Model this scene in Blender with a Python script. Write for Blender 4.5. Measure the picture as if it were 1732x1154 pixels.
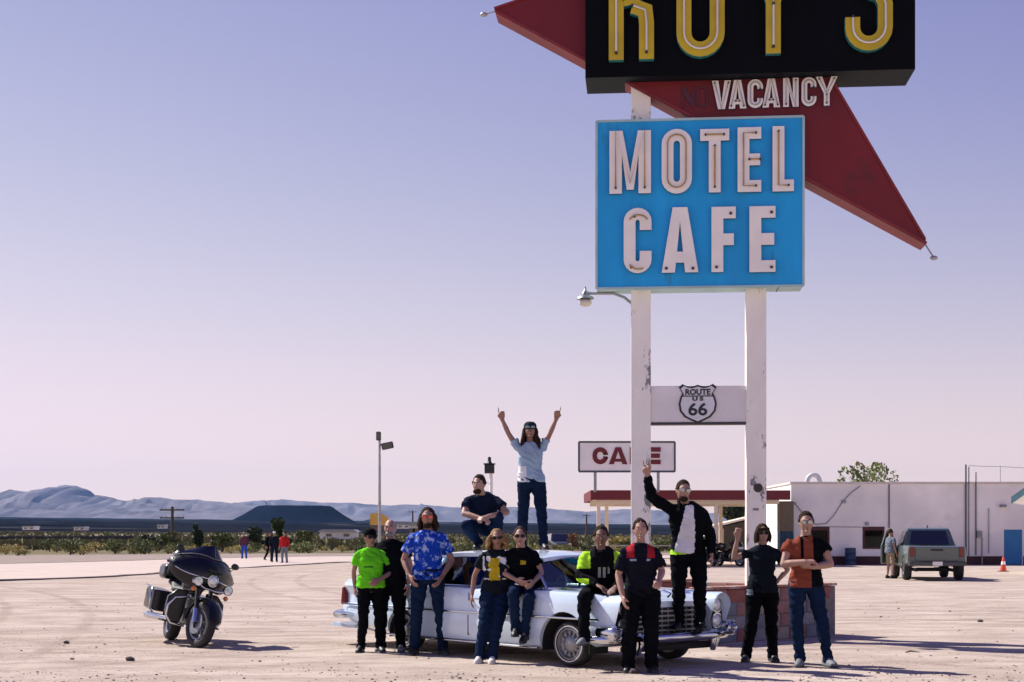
import bpy, bmesh, math, random
from mathutils import Vector, Matrix, noise, Quaternion
random.seed(11)
for _o in list(bpy.data.objects):
    bpy.data.objects.remove(_o)
S = bpy.context.scene
COL = S.collection
V = Vector
R = math.radians

# ---------------------------------------------------------------- camera
CAMH = 1.5
cam_d = bpy.data.cameras.new('camera'); cam = bpy.data.objects.new('camera', cam_d); COL.objects.link(cam)
cam.location = (0, 0, CAMH); cam.rotation_euler = (R(90), 0, 0)
cam_d.sensor_width = 36.0; cam_d.lens = 36.0*2500/1732
cam_d.shift_y = (907-577)/1732
cam_d.clip_start = 0.1; cam_d.clip_end = 90000
S.camera = cam

# ---------------------------------------------------------------- sky and sun
SUN_EL = R(44); SUN_AZ = (-0.84, 0.543)          # towards the sun: left and beyond the group
w = bpy.data.worlds.new('World'); S.world = w; w.use_nodes = True
nt = w.node_tree; nt.nodes.clear()
sky = nt.nodes.new('ShaderNodeTexSky'); sky.sky_type = 'NISHITA'; sky.sun_disc = False
sky.sun_elevation = SUN_EL; sky.sun_rotation = math.atan2(SUN_AZ[0], SUN_AZ[1])
sky.altitude = 200; sky.air_density = 1.0; sky.dust_density = 0.0; sky.ozone_density = 2.6
sep = nt.nodes.new('ShaderNodeSeparateColor'); comb = nt.nodes.new('ShaderNodeCombineColor'); KX = 0.12*2**0.35
def _mth(op, src, val, swap=False):
    m_ = nt.nodes.new('ShaderNodeMath'); m_.operation = op
    nt.links.new(src, m_.inputs[1 if swap else 0])
    if val is not None: m_.inputs[0 if swap else 1].default_value = val
    return m_.outputs[0]
for ch, (amp, cc, pw) in enumerate(((0.90, 2.8, 1.62), (0.712, 1.85, 1.75), (0.565, None, 0.65))):      # soft film shoulder over the whole sky
    x_ = _mth('POWER', _mth('MULTIPLY', sep.outputs[ch], KX), pw)
    if cc: x_ = _mth('SUBTRACT', _mth('EXPONENT', _mth('MULTIPLY', x_, -cc), None), 1.0, True)
    nt.links.new(_mth('MULTIPLY', x_, amp/KX), comb.inputs[ch])
bg = nt.nodes.new('ShaderNodeBackground'); bg.inputs[1].default_value = 0.12
wo = nt.nodes.new('ShaderNodeOutputWorld')
nt.links.new(sky.outputs[0], sep.inputs[0]); nt.links.new(comb.outputs[0], bg.inputs[0]); nt.links.new(bg.outputs[0], wo.inputs[0])
sd = bpy.data.lights.new('sun', 'SUN'); sd.energy = 4.7; sd.angle = R(0.53); sd.color = (1.0, 0.94, 0.86)
so = bpy.data.objects.new('sun', sd); COL.objects.link(so); so.location = (-30, 20, 40)
_sv = V((SUN_AZ[0]*math.cos(SUN_EL), SUN_AZ[1]*math.cos(SUN_EL), math.sin(SUN_EL)))
so.rotation_euler = _sv.to_track_quat('Z', 'Y').to_euler()
S.view_settings.view_transform = 'Standard'; S.view_settings.look = 'None'
S.view_settings.exposure = 0.64; S.view_settings.gamma = 1.0
S.cycles.volume_bounces = 0; S.cycles.max_bounces = 8; S.cycles.transparent_max_bounces = 16

# ---------------------------------------------------------------- helpers
def at(px, py, Y):
    return V(((px-866)/2500*Y, Y, CAMH+(907-py)/2500*Y))
def gnd(px, py):
    Y = 3750/(py-907); return V(((px-866)/2500*Y, Y, 0))

MATS = {}
def mat(name, col, rough=0.6, metal=0.0, var=0.12, scale=6.0, bump=0.0, bscale=40.0, coat=0.0, col2=None, thr=None, det=6.0, stretch=None, spec=0.5, sheen=0.0):
    """procedural principled material: base colour broken up by noise, optional second colour in patches, fine bump"""
    if name in MATS: return MATS[name]
    m = bpy.data.materials.new(name); m.use_nodes = True; n = m.node_tree.nodes; l = m.node_tree.links
    b = n['Principled BSDF']
    b.inputs['Roughness'].default_value = rough; b.inputs['Metallic'].default_value = metal
    b.inputs['Coat Weight'].default_value = coat; b.inputs['Coat Roughness'].default_value = 0.06
    b.inputs['Specular IOR Level'].default_value = spec
    if sheen: b.inputs['Sheen Weight'].default_value = sheen
    tc = n.new('ShaderNodeTexCoord'); mp = n.new('ShaderNodeMapping'); l.new(tc.outputs['Object'], mp.inputs[0])
    if stretch: mp.inputs['Scale'].default_value = stretch
    no = n.new('ShaderNodeTexNoise'); no.inputs['Scale'].default_value = scale; no.inputs['Detail'].default_value = det
    l.new(mp.outputs[0], no.inputs[0])
    mr = n.new('ShaderNodeMapRange'); mr.inputs[1].default_value = 0.3; mr.inputs[2].default_value = 0.7
    mr.inputs[3].default_value = 1-var; mr.inputs[4].default_value = 1+var
    l.new(no.outputs[0], mr.inputs[0])
    mx = n.new('ShaderNodeMix'); mx.data_type = 'RGBA'; mx.blend_type = 'MULTIPLY'; mx.inputs[0].default_value = 1
    mx.inputs[6].default_value = (*col, 1); l.new(mr.outputs[0], mx.inputs[7])
    out = mx.outputs[2]
    if col2 is not None:
        n2 = n.new('ShaderNodeTexNoise'); n2.inputs['Scale'].default_value = scale*0.6; n2.inputs['Detail'].default_value = 8
        n2.inputs['Roughness'].default_value = 0.7
        l.new(mp.outputs[0], n2.inputs[0])
        cr = n.new('ShaderNodeMapRange'); t = thr if thr else 0.6
        cr.inputs[1].default_value = t; cr.inputs[2].default_value = t+0.035
        l.new(n2.outputs[0], cr.inputs[0])
        m2 = n.new('ShaderNodeMix'); m2.data_type = 'RGBA'; m2.inputs[7].default_value = (*col2, 1)
        l.new(out, m2.inputs[6]); l.new(cr.outputs[0], m2.inputs[0]); out = m2.outputs[2]
    l.new(out, b.inputs['Base Color'])
    if bump:
        nb = n.new('ShaderNodeTexNoise'); nb.inputs['Scale'].default_value = bscale; nb.inputs['Detail'].default_value = 8
        l.new(mp.outputs[0], nb.inputs[0])
        bp = n.new('ShaderNodeBump'); bp.inputs['Strength'].default_value = bump; bp.inputs['Distance'].default_value = 0.02
        l.new(nb.outputs[0], bp.inputs['Height']); l.new(bp.outputs[0], b.inputs['Normal'])
    MATS[name] = m
    return m
def glass(name, tintc, gloss=0.12):
    if name in MATS: return MATS[name]
    m = bpy.data.materials.new(name); m.use_nodes = True; n = m.node_tree.nodes; l = m.node_tree.links; n.clear()
    o = n.new('ShaderNodeOutputMaterial'); mx = n.new('ShaderNodeMixShader'); tr = n.new('ShaderNodeBsdfTransparent'); gl = n.new('ShaderNodeBsdfGlossy')
    tr.inputs[0].default_value = (*tintc, 1); gl.inputs['Roughness'].default_value = 0.03
    lw = n.new('ShaderNodeFresnel'); lw.inputs[0].default_value = 1.5
    ad = n.new('ShaderNodeMath'); ad.operation = 'ADD'; ad.inputs[1].default_value = gloss; ad.use_clamp = True
    l.new(lw.outputs[0], ad.inputs[0]); l.new(ad.outputs[0], mx.inputs[0]); l.new(tr.outputs[0], mx.inputs[1]); l.new(gl.outputs[0], mx.inputs[2])
    l.new(mx.outputs[0], o.inputs[0]); MATS[name] = m
    return m

def frames(pts):
    """parallel-transport frames along a polyline"""
    pts = [V(p) for p in pts]; T = []
    for i in range(len(pts)):
        a = pts[max(0, i-1)]; b = pts[min(len(pts)-1, i+1)]
        d = (b-a); T.append(d.normalized() if d.length > 1e-9 else V((0, 0, 1)))
    t = T[0]; u = t.cross(V((0, 0, 1)))
    if u.length < 1e-3: u = t.cross(V((0, 1, 0)))
    u.normalize(); out = []
    for i, t in enumerate(T):
        u = (u - t*u.dot(t))
        if u.length < 1e-6: u = t.orthogonal()
        u.normalize(); out.append((pts[i], u.copy(), t.cross(u)))
    return out

class MB:
    def __init__(s): s.v = []; s.f = []; s.m = []; s.mi = 0; s.X = None
    def add(s, vs, fs):
        k = len(s.v)
        if s.X is not None: vs = [s.X @ V(p) for p in vs]
        s.v += [tuple(p) for p in vs]; s.f += [tuple(i+k for i in f) for f in fs]; s.m += [s.mi]*len(fs)
        return s
    def box(s, c, d, rot=None):
        x, y, z = d[0]/2, d[1]/2, d[2]/2
        vs = [V((a, b, e)) for a in (-x, x) for b in (-y, y) for e in (-z, z)]
        if rot is not None: vs = [rot @ p for p in vs]
        c = V(c)
        return s.add([p+c for p in vs], [(0, 1, 3, 2), (4, 6, 7, 5), (0, 4, 5, 1), (2, 3, 7, 6), (0, 2, 6, 4), (1, 5, 7, 3)])
    def b2(s, lo, hi):
        lo = V(lo); hi = V(hi); return s.box((lo+hi)/2, hi-lo)
    def bar(s, p, q, wd, h=None, up=(0, 0, 1)):
        p = V(p); q = V(q); h = h or wd; t = (q-p); L = t.length; t.normalize()
        u = t.cross(V(up))
        if u.length < 1e-4: u = t.orthogonal()
        u.normalize(); n = u.cross(t)
        M = Matrix((u, t, n)).transposed()
        return s.box((p+q)/2, (wd, L, h), M)
    def rings(s, rs, cap=True, closed=False):
        n = len(rs[0]); vs = [p for r in rs for p in r]; fs = []
        m = len(rs)
        for i in range(m if closed else m-1):
            a = i*n; b = ((i+1) % m)*n
            for j in range(n):
                k = (j+1) % n; fs.append((a+j, a+k, b+k, b+j))
        if cap and not closed:
            fs.append(tuple(range(n-1, -1, -1))); fs.append(tuple((m-1)*n+j for j in range(n)))
        return s.add(vs, fs)
    def tube(s, pts, r, n=8, flat=1.0, cap=True):
        fr = frames(pts); rr = r if isinstance(r, (list, tuple)) else [r]*len(pts); rs = []
        for (p, u, b), q in zip(fr, rr):
            rs.append([p+u*(q*math.cos(2*math.pi*j/n))+b*(q*flat*math.sin(2*math.pi*j/n)) for j in range(n)])
        return s.rings(rs, cap)
    def lathe(s, prof, n=20, c=(0, 0, 0), axis=(0, 0, 1), closed=False):
        q = V((0, 0, 1)).rotation_difference(V(axis).normalized()); c = V(c); rs = []
        for r, z in prof:
            rs.append([c+q @ V((max(r, 1e-4)*math.cos(2*math.pi*j/n), max(r, 1e-4)*math.sin(2*math.pi*j/n), z)) for j in range(n)])
        return s.rings(rs, True, closed)
    def ell(s, c, r, n=14, m=9, rot=None, fn=None):
        c = V(c); rs = []
        for i in range(m+1):
            th = math.pi*i/m; th = min(max(th, 0.02), math.pi-0.02); ring = []
            for j in range(n):
                ph = 2*math.pi*j/n; d = V((math.sin(th)*math.cos(ph), math.sin(th)*math.sin(ph), -math.cos(th)))
                p = V((d.x*r[0], d.y*r[1], d.z*r[2]))
                if fn: p = fn(p, d)
                if rot is not None: p = rot @ p
                ring.append(c+p)
            rs.append(ring)
        return s.rings(rs, True)
    def prism(s, poly, d0, d1, f):
        """poly: 2-D outline; f(a, b, d) -> point; closed prism between depths d0 and d1"""
        n = len(poly); vs = [f(a, b, d0) for a, b in poly]+[f(a, b, d1) for a, b in poly]
        fs = [tuple(range(n)), tuple(range(2*n-1, n-1, -1))]
        for j in range(n):
            k = (j+1) % n; fs.append((j, n+j, n+k, k))
        return s.add(vs, fs)
    def mesh(s, name='m'):
        me = bpy.data.meshes.new(name); me.from_pydata(s.v, [], s.f); me.update()
        bm = bmesh.new(); bm.from_mesh(me); bmesh.ops.recalc_face_normals(bm, faces=bm.faces); bm.to_mesh(me); bm.free()
        return me
    def build(s, name, m, parent=None, smooth=None, bevel=0, bseg=2):
        me = s.mesh(name)
        ms = m if isinstance(m, (list, tuple)) else [m]
        for x in ms: me.materials.append(x)
        if len(ms) > 1: me.polygons.foreach_set('material_index', s.m)
        return link(name, me, parent, smooth, bevel, bseg)
def link(name, me, parent=None, smooth=None, bevel=0, bseg=2):
    o = bpy.data.objects.new(name, me); COL.objects.link(o)
    if parent is not None: o.parent = parent
    if smooth is not None:
        me.polygons.foreach_set('use_smooth', [True]*len(me.polygons))
        if smooth < 180: me.set_sharp_from_angle(angle=R(smooth))
    if bevel:
        b = o.modifiers.new('bevel', 'BEVEL'); b.width = bevel; b.segments = bseg; b.limit_method = 'ANGLE'; b.angle_limit = R(40)
    return o
def tag(o, label=None, cat=None, group=None, kind=None):
    if label: o['label'] = label
    if cat: o['category'] = cat
    if group: o['group'] = group
    if kind: o['kind'] = kind
    return o
def thing(name, label, cat, loc=(0, 0, 0), rz=0.0, group=None, rot=None):
    o = bpy.data.objects.new(name, None); COL.objects.link(o); o.location = loc
    o.rotation_euler = rot if rot else (0, 0, rz); o.empty_display_size = 0.2
    return tag(o, label, cat, group)
def copy_tree(o, parent=None):
    kids = list(o.children); c = o.copy(); COL.objects.link(c); c.parent = parent
    for k in kids: copy_tree(k, c)
    return c
def evaluated(o):
    dg = bpy.context.evaluated_depsgraph_get(); return bpy.data.meshes.new_from_object(o.evaluated_get(dg))
def remesh(mb, voxel, smooth_it=4, fac=0.5):
    """one continuous skin round overlapping closed shapes"""
    me = mb.mesh('tmp'); o = bpy.data.objects.new('tmp', me); COL.objects.link(o)
    r = o.modifiers.new('r', 'REMESH'); r.mode = 'VOXEL'; r.voxel_size = voxel
    if smooth_it:
        k = o.modifiers.new('s', 'SMOOTH'); k.factor = fac; k.iterations = smooth_it
    out = evaluated(o); bpy.data.objects.remove(o); bpy.data.meshes.remove(me)
    out.polygons.foreach_set('use_smooth', [True]*len(out.polygons))
    return out
def lerp(a, b, t): return a+(b-a)*t
def interp(x, tab):
    if x <= tab[0][0]: return tab[0][1]
    for (x0, y0), (x1, y1) in zip(tab, tab[1:]):
        if x <= x1:
            t = (x-x0)/(x1-x0); t = t*t*(3-2*t); return y0+(y1-y0)*t
    return tab[-1][1]
def nz(x, y, z=0.0): return noise.noise(V((x, y, z)))

# ---------------------------------------------------------------- shared materials
M_chrome = mat('chrome', (0.62, 0.64, 0.68), 0.12, 1.0, 0.05)
M_tyre = mat('tyre_rubber', (0.018, 0.018, 0.02), 0.75, 0, 0.3, 14, 0.2)
M_black = mat('black_plastic', (0.012, 0.013, 0.016), 0.5, 0, 0.2)
M_blkpaint = mat('gloss_black_paint', (0.004, 0.005, 0.008), 0.32, 0, 0.1, coat=.25, spec=.3)
M_steel = mat('dull_steel', (0.25, 0.26, 0.28), 0.45, 0.8, 0.2)
M_galv = mat('galvanised_pipe', (0.38, 0.38, 0.4), 0.5, 0.5, 0.2)
M_wood = mat('weathered_pole_wood', (0.10, 0.075, 0.055), 0.9, 0, 0.3, 9, 0.4, 30, stretch=(4, 4, 0.5))
M_red = mat('tail_lamp_red', (0.17, 0.010, 0.010), 0.3, 0, 0.1, coat=0.3)
M_amber = mat('amber_lens', (0.6, 0.16, 0.02), 0.25, 0, 0.1, coat=0.6)
M_lamp = mat('lamp_lens', (0.78, 0.8, 0.82), 0.12, 0.3, 0.05, coat=1.0)
M_white = mat('white_paint', (0.80, 0.78, 0.77), 0.55, 0, 0.06, 5, 0.1)
# ================================================================= SETTING
def slopez(x, y):
    d = max(0.0, y-230.0); k = d*d/(d+500.0)
    return k*(0.0097) - (0.0113*x)*min(1.0, max(0.0, (y-230)/900.0))
def ground_mat():
    m = bpy.data.materials.new('desert_sand'); m.use_nodes = True; n = m.node_tree.nodes; l = m.node_tree.links
    b = n['Principled BSDF']; b.inputs['Roughness'].default_value = 0.95; b.inputs['Specular IOR Level'].default_value = 0.0
    g = n.new('ShaderNodeNewGeometry'); sx = n.new('ShaderNodeSeparateXYZ'); l.new(g.outputs['Position'], sx.inputs[0])
    def noi(sc, det=8, ro=0.6, st=None):
        t = n.new('ShaderNodeTexNoise'); t.inputs['Scale'].default_value = sc; t.inputs['Detail'].default_value = det; t.inputs['Roughness'].default_value = ro
        if st:
            mp = n.new('ShaderNodeMapping'); mp.inputs['Scale'].default_value = st; l.new(g.outputs['Position'], mp.inputs[0]); l.new(mp.outputs[0], t.inputs[0])
        else: l.new(g.outputs['Position'], t.inputs[0])
        return t.outputs[0]
    def rng(sock, a, b_, c=0.0, d=1.0):
        r = n.new('ShaderNodeMapRange'); r.inputs[1].default_value = a; r.inputs[2].default_value = b_; r.inputs[3].default_value = c; r.inputs[4].default_value = d
        l.new(sock, r.inputs[0]); return r.outputs[0]
    def mix(f, a, b_, mode='MIX'):
        x = n.new('ShaderNodeMix'); x.data_type = 'RGBA'; x.blend_type = mode
        if isinstance(f, float): x.inputs[0].default_value = f
        else: l.new(f, x.inputs[0])
        for i, q in ((6, a), (7, b_)):
            if isinstance(q, tuple): x.inputs[i].default_value = (*q, 1)
            else: l.new(q, x.inputs[i])
        return x.outputs[2]
    def mul(a, b_):
        x = n.new('ShaderNodeMath'); x.operation = 'MULTIPLY'; l.new(a, x.inputs[0])
        if isinstance(b_, float): x.inputs[1].default_value = b_
        else: l.new(b_, x.inputs[1])
        return x.outputs[0]
    base = mix(rng(noi(0.35), 0.35, 0.65), (0.485, 0.40, 0.338), (0.565, 0.482, 0.412))
    base = mix(rng(noi(1.3, 10, 0.7, (0.5, 1.2, 1)), 0.42, 0.62), base, (0.38, 0.305, 0.255))       # tyre-worn streaks
    patch = rng(noi(0.5, 5, 0.6, (0.5, 1.3, 1)), 0.44, 0.60)
    base = mix(mul(mul(rng(noi(22, 6, 0.75), 0.50, 0.62), 0.75), patch), base, (0.20, 0.15, 0.125))   # grit lying in drifts
    base = mix(mul(mul(rng(noi(6, 8, 0.8), 0.54, 0.64), 0.65), patch), base, (0.22, 0.165, 0.14))     # scuffs
    base = mix(mul(rng(noi(0.9, 7, 0.65, (0.22, 1.5, 1)), 0.56, 0.66), 0.4), base, (0.30, 0.235, 0.20))   # old wheel tracks
    base = mix(mul(rng(noi(0.8, 7, 0.65, (0.3, 1.4, 1)), 0.60, 0.70), 0.4), base, (0.64, 0.53, 0.455))   # blown pale sand
    base = mix(mul(rng(noi(90, 3, 0.6), 0.60, 0.68), 0.7), base, (0.12, 0.09, 0.08))
    def track(cx_, cy_, r_, k_):
        vm = n.new('ShaderNodeVectorMath'); vm.operation = 'MULTIPLY'; vm.inputs[1].default_value = (1, 1, 0); l.new(g.outputs['Position'], vm.inputs[0])
        vd = n.new('ShaderNodeVectorMath'); vd.operation = 'DISTANCE'; vd.inputs[1].default_value = (cx_, cy_, 0); l.new(vm.outputs[0], vd.inputs[0])
        out_ = None
        for dr in (0.0, 1.55):
            m1 = n.new('ShaderNodeMath'); m1.operation = 'SUBTRACT'; m1.inputs[1].default_value = r_+dr; l.new(vd.outputs['Value'], m1.inputs[0])
            m2 = n.new('ShaderNodeMath'); m2.operation = 'ABSOLUTE'; l.new(m1.outputs[0], m2.inputs[0])
            f_ = rng(m2.outputs[0], 0.06, 0.17, 1.0, 0.0)
            if out_ is None: out_ = f_
            else:
                m3 = n.new('ShaderNodeMath'); m3.operation = 'MAXIMUM'; l.new(out_, m3.inputs[0]); l.new(f_, m3.inputs[1]); out_ = m3.outputs[0]
        return mul(mul(out_, rng(noi(0.8, 6, 0.7), 0.38, 0.58)), k_)
    for cx_, cy_, r_, k_ in ((14, -46, 66.5, 0.6), (-22, 92, 70.5, 0.5), (60, 60, 68, 0.5), (-70, 10, 63, 0.5), (5, 120, 98.0, 0.55), (-8, -30, 62.0, 0.5), (26, -12, 41.0, 0.45)):
        base = mix(track(cx_, cy_, r_, k_), base, (0.27, 0.205, 0.17))
    # scrub plain, then the dark lava field, far off
    y = sx.outputs[1]
    f1 = rng(y, 92, 130)
    scr = mix(rng(noi(0.03), 0.4, 0.6), (0.21, 0.17, 0.11), (0.13, 0.125, 0.07))
    scr = mix(rng(noi(0.012, 8, 0.6, (0.3, 1, 1)), 0.60, 0.64), scr, (0.42, 0.36, 0.31))
    base = mix(f1, base, scr)
    f2 = rng(y, 560, 760)
    lav = mix(rng(noi(0.004, 9, 0.65, (0.5, 1, 1)), 0.42, 0.62), (0.006, 0.009, 0.016), (0.022, 0.024, 0.034))
    lav = mix(rng(noi(0.006, 6, 0.6, (0.25, 1.2, 1)), 0.64, 0.68), lav, (0.18, 0.155, 0.15))
    base = mix(f2, base, lav)
    f3 = rng(y, 11500, 13000)
    base = mix(f3, base, (0.30, 0.25, 0.22))
    l.new(base, b.inputs['Base Color'])
    bp = n.new('ShaderNodeBump'); bp.inputs['Strength'].default_value = 0.55; bp.inputs['Distance'].default_value = 0.03
    ad = n.new('ShaderNodeMath'); ad.operation = 'ADD'; l.new(noi(9, 9, 0.7), ad.inputs[0]); l.new(noi(2.2, 4, 0.6), ad.inputs[1])
    l.new(ad.outputs[0], bp.inputs['Height']); l.new(bp.outputs[0], b.inputs['Normal'])
    return m
def build_ground():
    ys = [-2900.0, -1600.0, -800.0, -400.0, -200.0, -100.0]
    y = -60.0
    while y < 13: ys.append(y); y += 3
    while y < 34: ys.append(y); y += 0.14
    while y < 110: ys.append(y); y *= 1.02
    while y < 20000: ys.append(y); y *= 1.06
    NX = 150; vs = []; fs = []
    for y in ys:
        hw = max(30.0, abs(y)*0.85)
        for i in range(NX+1):
            u = 2*i/NX-1; x = hw*(0.45*u+0.55*u**3)
            z = slopez(x, y)
            if 10 < y < 60 and abs(x) < 25:
                z += 0.012*nz(x*1.3, y*1.3)+0.008*nz(x*4, y*4, 3)-0.006
            if y > 900: z += 5*nz(x*0.004, y*0.004)*min(1, (y-900)/800) + 2.5*nz(x*0.015, y*0.01, 5)*min(1, (y-900)/800)
            vs.append((x, y, z))
    for r in range(len(ys)-1):
        for i in range(NX):
            a = r*(NX+1)+i; fs.append((a, a+1, a+NX+2, a+NX+1))
    me = bpy.data.meshes.new('ground'); me.from_pydata(vs, [], fs); me.materials.append(ground_mat())
    o = link('ground', me, smooth=180); tag(o, kind='structure')
build_ground()

# pale road and gravel verge between the forecourt and the scrub
M_road = mat('sun_bleached_road', (0.52, 0.425, 0.37), 0.9, 0, 0.08, 0.6, 0.2, 20, spec=0.2)
M_verge = mat('grey_gravel_verge', (0.29, 0.23, 0.20), 0.95, 0, 0.2, 1.2, 0.5, 14, spec=0.1)
EDGE = [(-34, 38.5), (-24, 42.5), (-16.6, 48), (-15.4, 61.5), (-9.3, 87.5), (-2, 97), (20, 104), (60, 112)]
EDGE = [(-60, 30), (-30, 41), (-18.5, 47), (-14.8, 53.5), (-13.2, 66), (-9.3, 86), (-2, 95), (20, 101), (70, 108)]
FAR = [(-80, 58), (-44, 66), (-30, 72), (-24, 84), (-20, 98), (-14, 108), (-2, 112), (20, 114), (72, 120)]
SCR = [(-95, 80), (-54, 92), (-42, 102), (-36, 112), (-27, 120), (-18, 124), (-2, 126), (20, 127), (74, 131)]
def resamp(pl, k):
    out = []
    for a, b in zip(pl, pl[1:]):
        for i in range(k):
            t = i/k; out.append((lerp(a[0], b[0], t), lerp(a[1], b[1], t)))
    out.append(pl[-1])
    for _ in range(6):
        out = [out[0]]+[((out[i-1][0]+2*out[i][0]+out[i+1][0])/4, (out[i-1][1]+2*out[i][1]+out[i+1][1])/4) for i in range(1, len(out)-1)]+[out[-1]]
    return out
E1 = resamp(EDGE, 12); F1 = resamp(FAR, 12); S1 = resamp(SCR, 12)
def strip(name, A, B, z, m):
    vs = []; fs = []
    for (a, b) in zip(A, B): vs += [(a[0], a[1], z), (b[0], b[1], z)]
    for i in range(len(A)-1): fs.append((2*i, 2*i+2, 2*i+3, 2*i+1))
    me = bpy.data.meshes.new(name); me.from_pydata(vs, [], fs); me.materials.append(m); return tag(link(name, me), kind='structure')
strip('road', E1, F1, 0.035, M_road)
strip('verge', F1, S1, 0.05, M_verge)
# lip along the near edge of the road, coloured dark for the edge shadow: a low step facing the forecourt
mb = MB()
rs = []
for i, (x, y) in enumerate(E1):
    a = V(E1[max(0, i-1)]); b = V(E1[min(len(E1)-1, i+1)]); t = (b-a).normalized(); nrm = V((t.y, -t.x))
    j = 0.25*nz(x*0.7, y*0.7); h = 0.05+0.05*nz(x*0.25, y*0.25, 4)
    p = V((x, y))+nrm*j
    rs.append([V((p.x+nrm.x*0.12, p.y+nrm.y*0.12, -0.05)), V((p.x+nrm.x*0.05, p.y+nrm.y*0.05, h*0.8)), V((p.x, p.y, h)), V((p.x-nrm.x*0.8, p.y-nrm.y*0.8, 0.02)), V((p.x-nrm.x*0.8, p.y-nrm.y*0.8, -0.05))])
mb.rings(rs)
tag(mb.build('road_edge', mat('shadowed_edge', (0.13, 0.10, 0.085), 0.95, 0, 0.3, 3, 0.4, 10)), kind='structure')

# loose stones on the forecourt
def stone_mesh():
    mb = MB()
    rng = random.Random(5)
    for k in range(5200):
        Y = 14.6+rng.random()**2.2*22; X = (rng.random()-0.5)*0.78*Y
        if nz(X*0.6, Y*1.1, 2)+0.5*nz(X*2.0, Y*2.6, 5) < rng.uniform(-0.15, 0.45)-0.5*(Y < 16.6): continue
        r = 0.005+0.011*rng.random()**3
        if rng.random() < 0.03: r *= 1.9
        ph = rng.random()*6.28; vs = []
        for zz, q in ((0, 1.0), (0.75, 0.75)):
            for j in range(5):
                a = ph+j*1.2566; rr = r*q*(0.75+0.5*rng.random())
                vs.append((X+rr*math.cos(a)*1.2, Y+rr*math.sin(a), -0.006+zz*r*(0.8+0.4*rng.random())))
        fs = [(5, 6, 7, 8, 9)]+[(j, (j+1) % 5, 5+(j+1) % 5, 5+j) for j in range(5)]
        mb.add(vs, fs)
    return mb
tag(stone_mesh().build('loose_stones', mat('dark_pebbles', (0.2, 0.155, 0.13), 0.95, 0, 0.4, 1.5)), 'small dark stones scattered over the sandy forecourt', 'stones', kind='stuff')

# ---------------- far hills
M_hill = mat('bare_mountain_rock', (0.17, 0.155, 0.17), 0.95, 0, 0.35, 0.003, 1.0, 0.008, spec=0)
def hills(name, prof, Y, depth, base, m, rough):
    """prof: (x/Y in pixels, ridge pixel row) -> a real range with a foot, spurs and a back slope"""
    NX = 420; rows = [0.0, 0.08, 0.16, 0.24, 0.32, 0.4, 0.48, 0.56, 0.64, 0.72, 0.8, 0.87, 0.94, 1.0, 1.3, 1.8]
    vs = []; fs = []; x0, x1 = prof[0][0], prof[-1][0]
    for v in rows:
        for i in range(NX+1):
            px = lerp(x0, x1, i/NX)
            for (a, ya), (b, yb) in zip(prof, prof[1:]):
                if a <= px <= b: py = lerp(ya, yb, (px-a)/(b-a)); break
            H = CAMH+(907-py)/2500*Y
            xw = (px-866)/2500*Y; yy = Y-depth+depth*v
            rz = base+(H-base)*(min(1, v)**1.35 if v <= 1 else max(0, 1-(v-1)*1.2))
            e = 1 if 0.02 < v < 0.99 else (0.35 if v >= 0.99 else 0)
            s = 0.55-1.6*abs(nz(xw/rough, yy/rough*0.5))+0.5-1.3*abs(nz(xw/rough*2.3, yy/rough, 3))+0.8*nz(xw/rough*6, yy/rough*4, 7)+0.5*nz(xw/rough*14, yy/rough*9, 9)
            rz += e*(H-base)*0.20*s*(0.3+0.7*min(1, v))*(0.5 if v >= 0.9 else 1)
            vs.append((xw+0.25*rough*nz(xw/rough, yy/rough, 11)*e, yy, rz))
    for r in range(len(rows)-1):
        for i in range(NX):
            a = r*(NX+1)+i; fs.append((a, a+1, a+NX+2, a+NX+1))
    me = bpy.data.meshes.new(name); me.from_pydata(vs, [], fs); me.materials.append(m)
    return tag(link(name, me, smooth=22), kind='structure')
hills('mountains', [(-900, 840), (-500, 826), (-240, 842), (-80, 838), (0, 836), (30, 832), (58, 834), (80, 829), (92, 824), (106, 821), (124, 823), (140, 829), (156, 838), (178, 840), (200, 846), (230, 848), (250, 845), (272, 842), (292, 846), (330, 846), (372, 849), (420, 856), (480, 862), (560, 868), (640, 878)], 13500, 2600, 100, M_hill, 650)
hills('far_mountains', [(-400, 852), (150, 852), (360, 854), (440, 848), (480, 846), (520, 849), (560, 850), (610, 852), (660, 856), (700, 854), (740, 857), (800, 861), (840, 859), (880, 858), (930, 861), (990, 866), (1050, 862), (1110, 864), (1200, 868), (1400, 866), (1700, 862), (2100, 860)], 17500, 1400, 100, M_hill, 900)
# cinder cone with a flat crater rim
def cone():
    Yc = 3600; c = at(498, 890, Yc); mb = MB(); NA = 96
    hz_ = (907-856)/2500*Yc+CAMH; bz = slopez(c.x, Yc)-6
    rs = []
    for t, rr in ((0, 172), (0.12, 150), (0.3, 135), (0.55, 117), (0.8, 101), (0.95, 92), (1.0, 86), (0.96, 76), (0.75, 55), (0.6, 20)):
        ring = []
        for j in range(NA):
            a = 2*math.pi*j/NA; gully = 1+0.03*nz(math.cos(a)*5, math.sin(a)*5, t*0.8)+0.015*nz(math.cos(a)*14, math.sin(a)*14, t)
            asym = 1.0+0.10*(math.cos(a) < 0)*(1-t)
            ring.append(V((c.x+rr*gully*asym*math.cos(a), Yc+rr*gully*math.sin(a), bz+(hz_-bz)*t*(1+0.02*nz(math.cos(a)*2, math.sin(a)*2, 9)))))
        rs.append(ring)
    mb.rings(rs)
    tag(mb.build('hill', mat('black_cinder', (0.005, 0.010, 0.024), 0.95, 0, 0.25, 0.03, 0.5, 0.1, spec=0), smooth=60), kind='structure')
cone()

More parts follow.
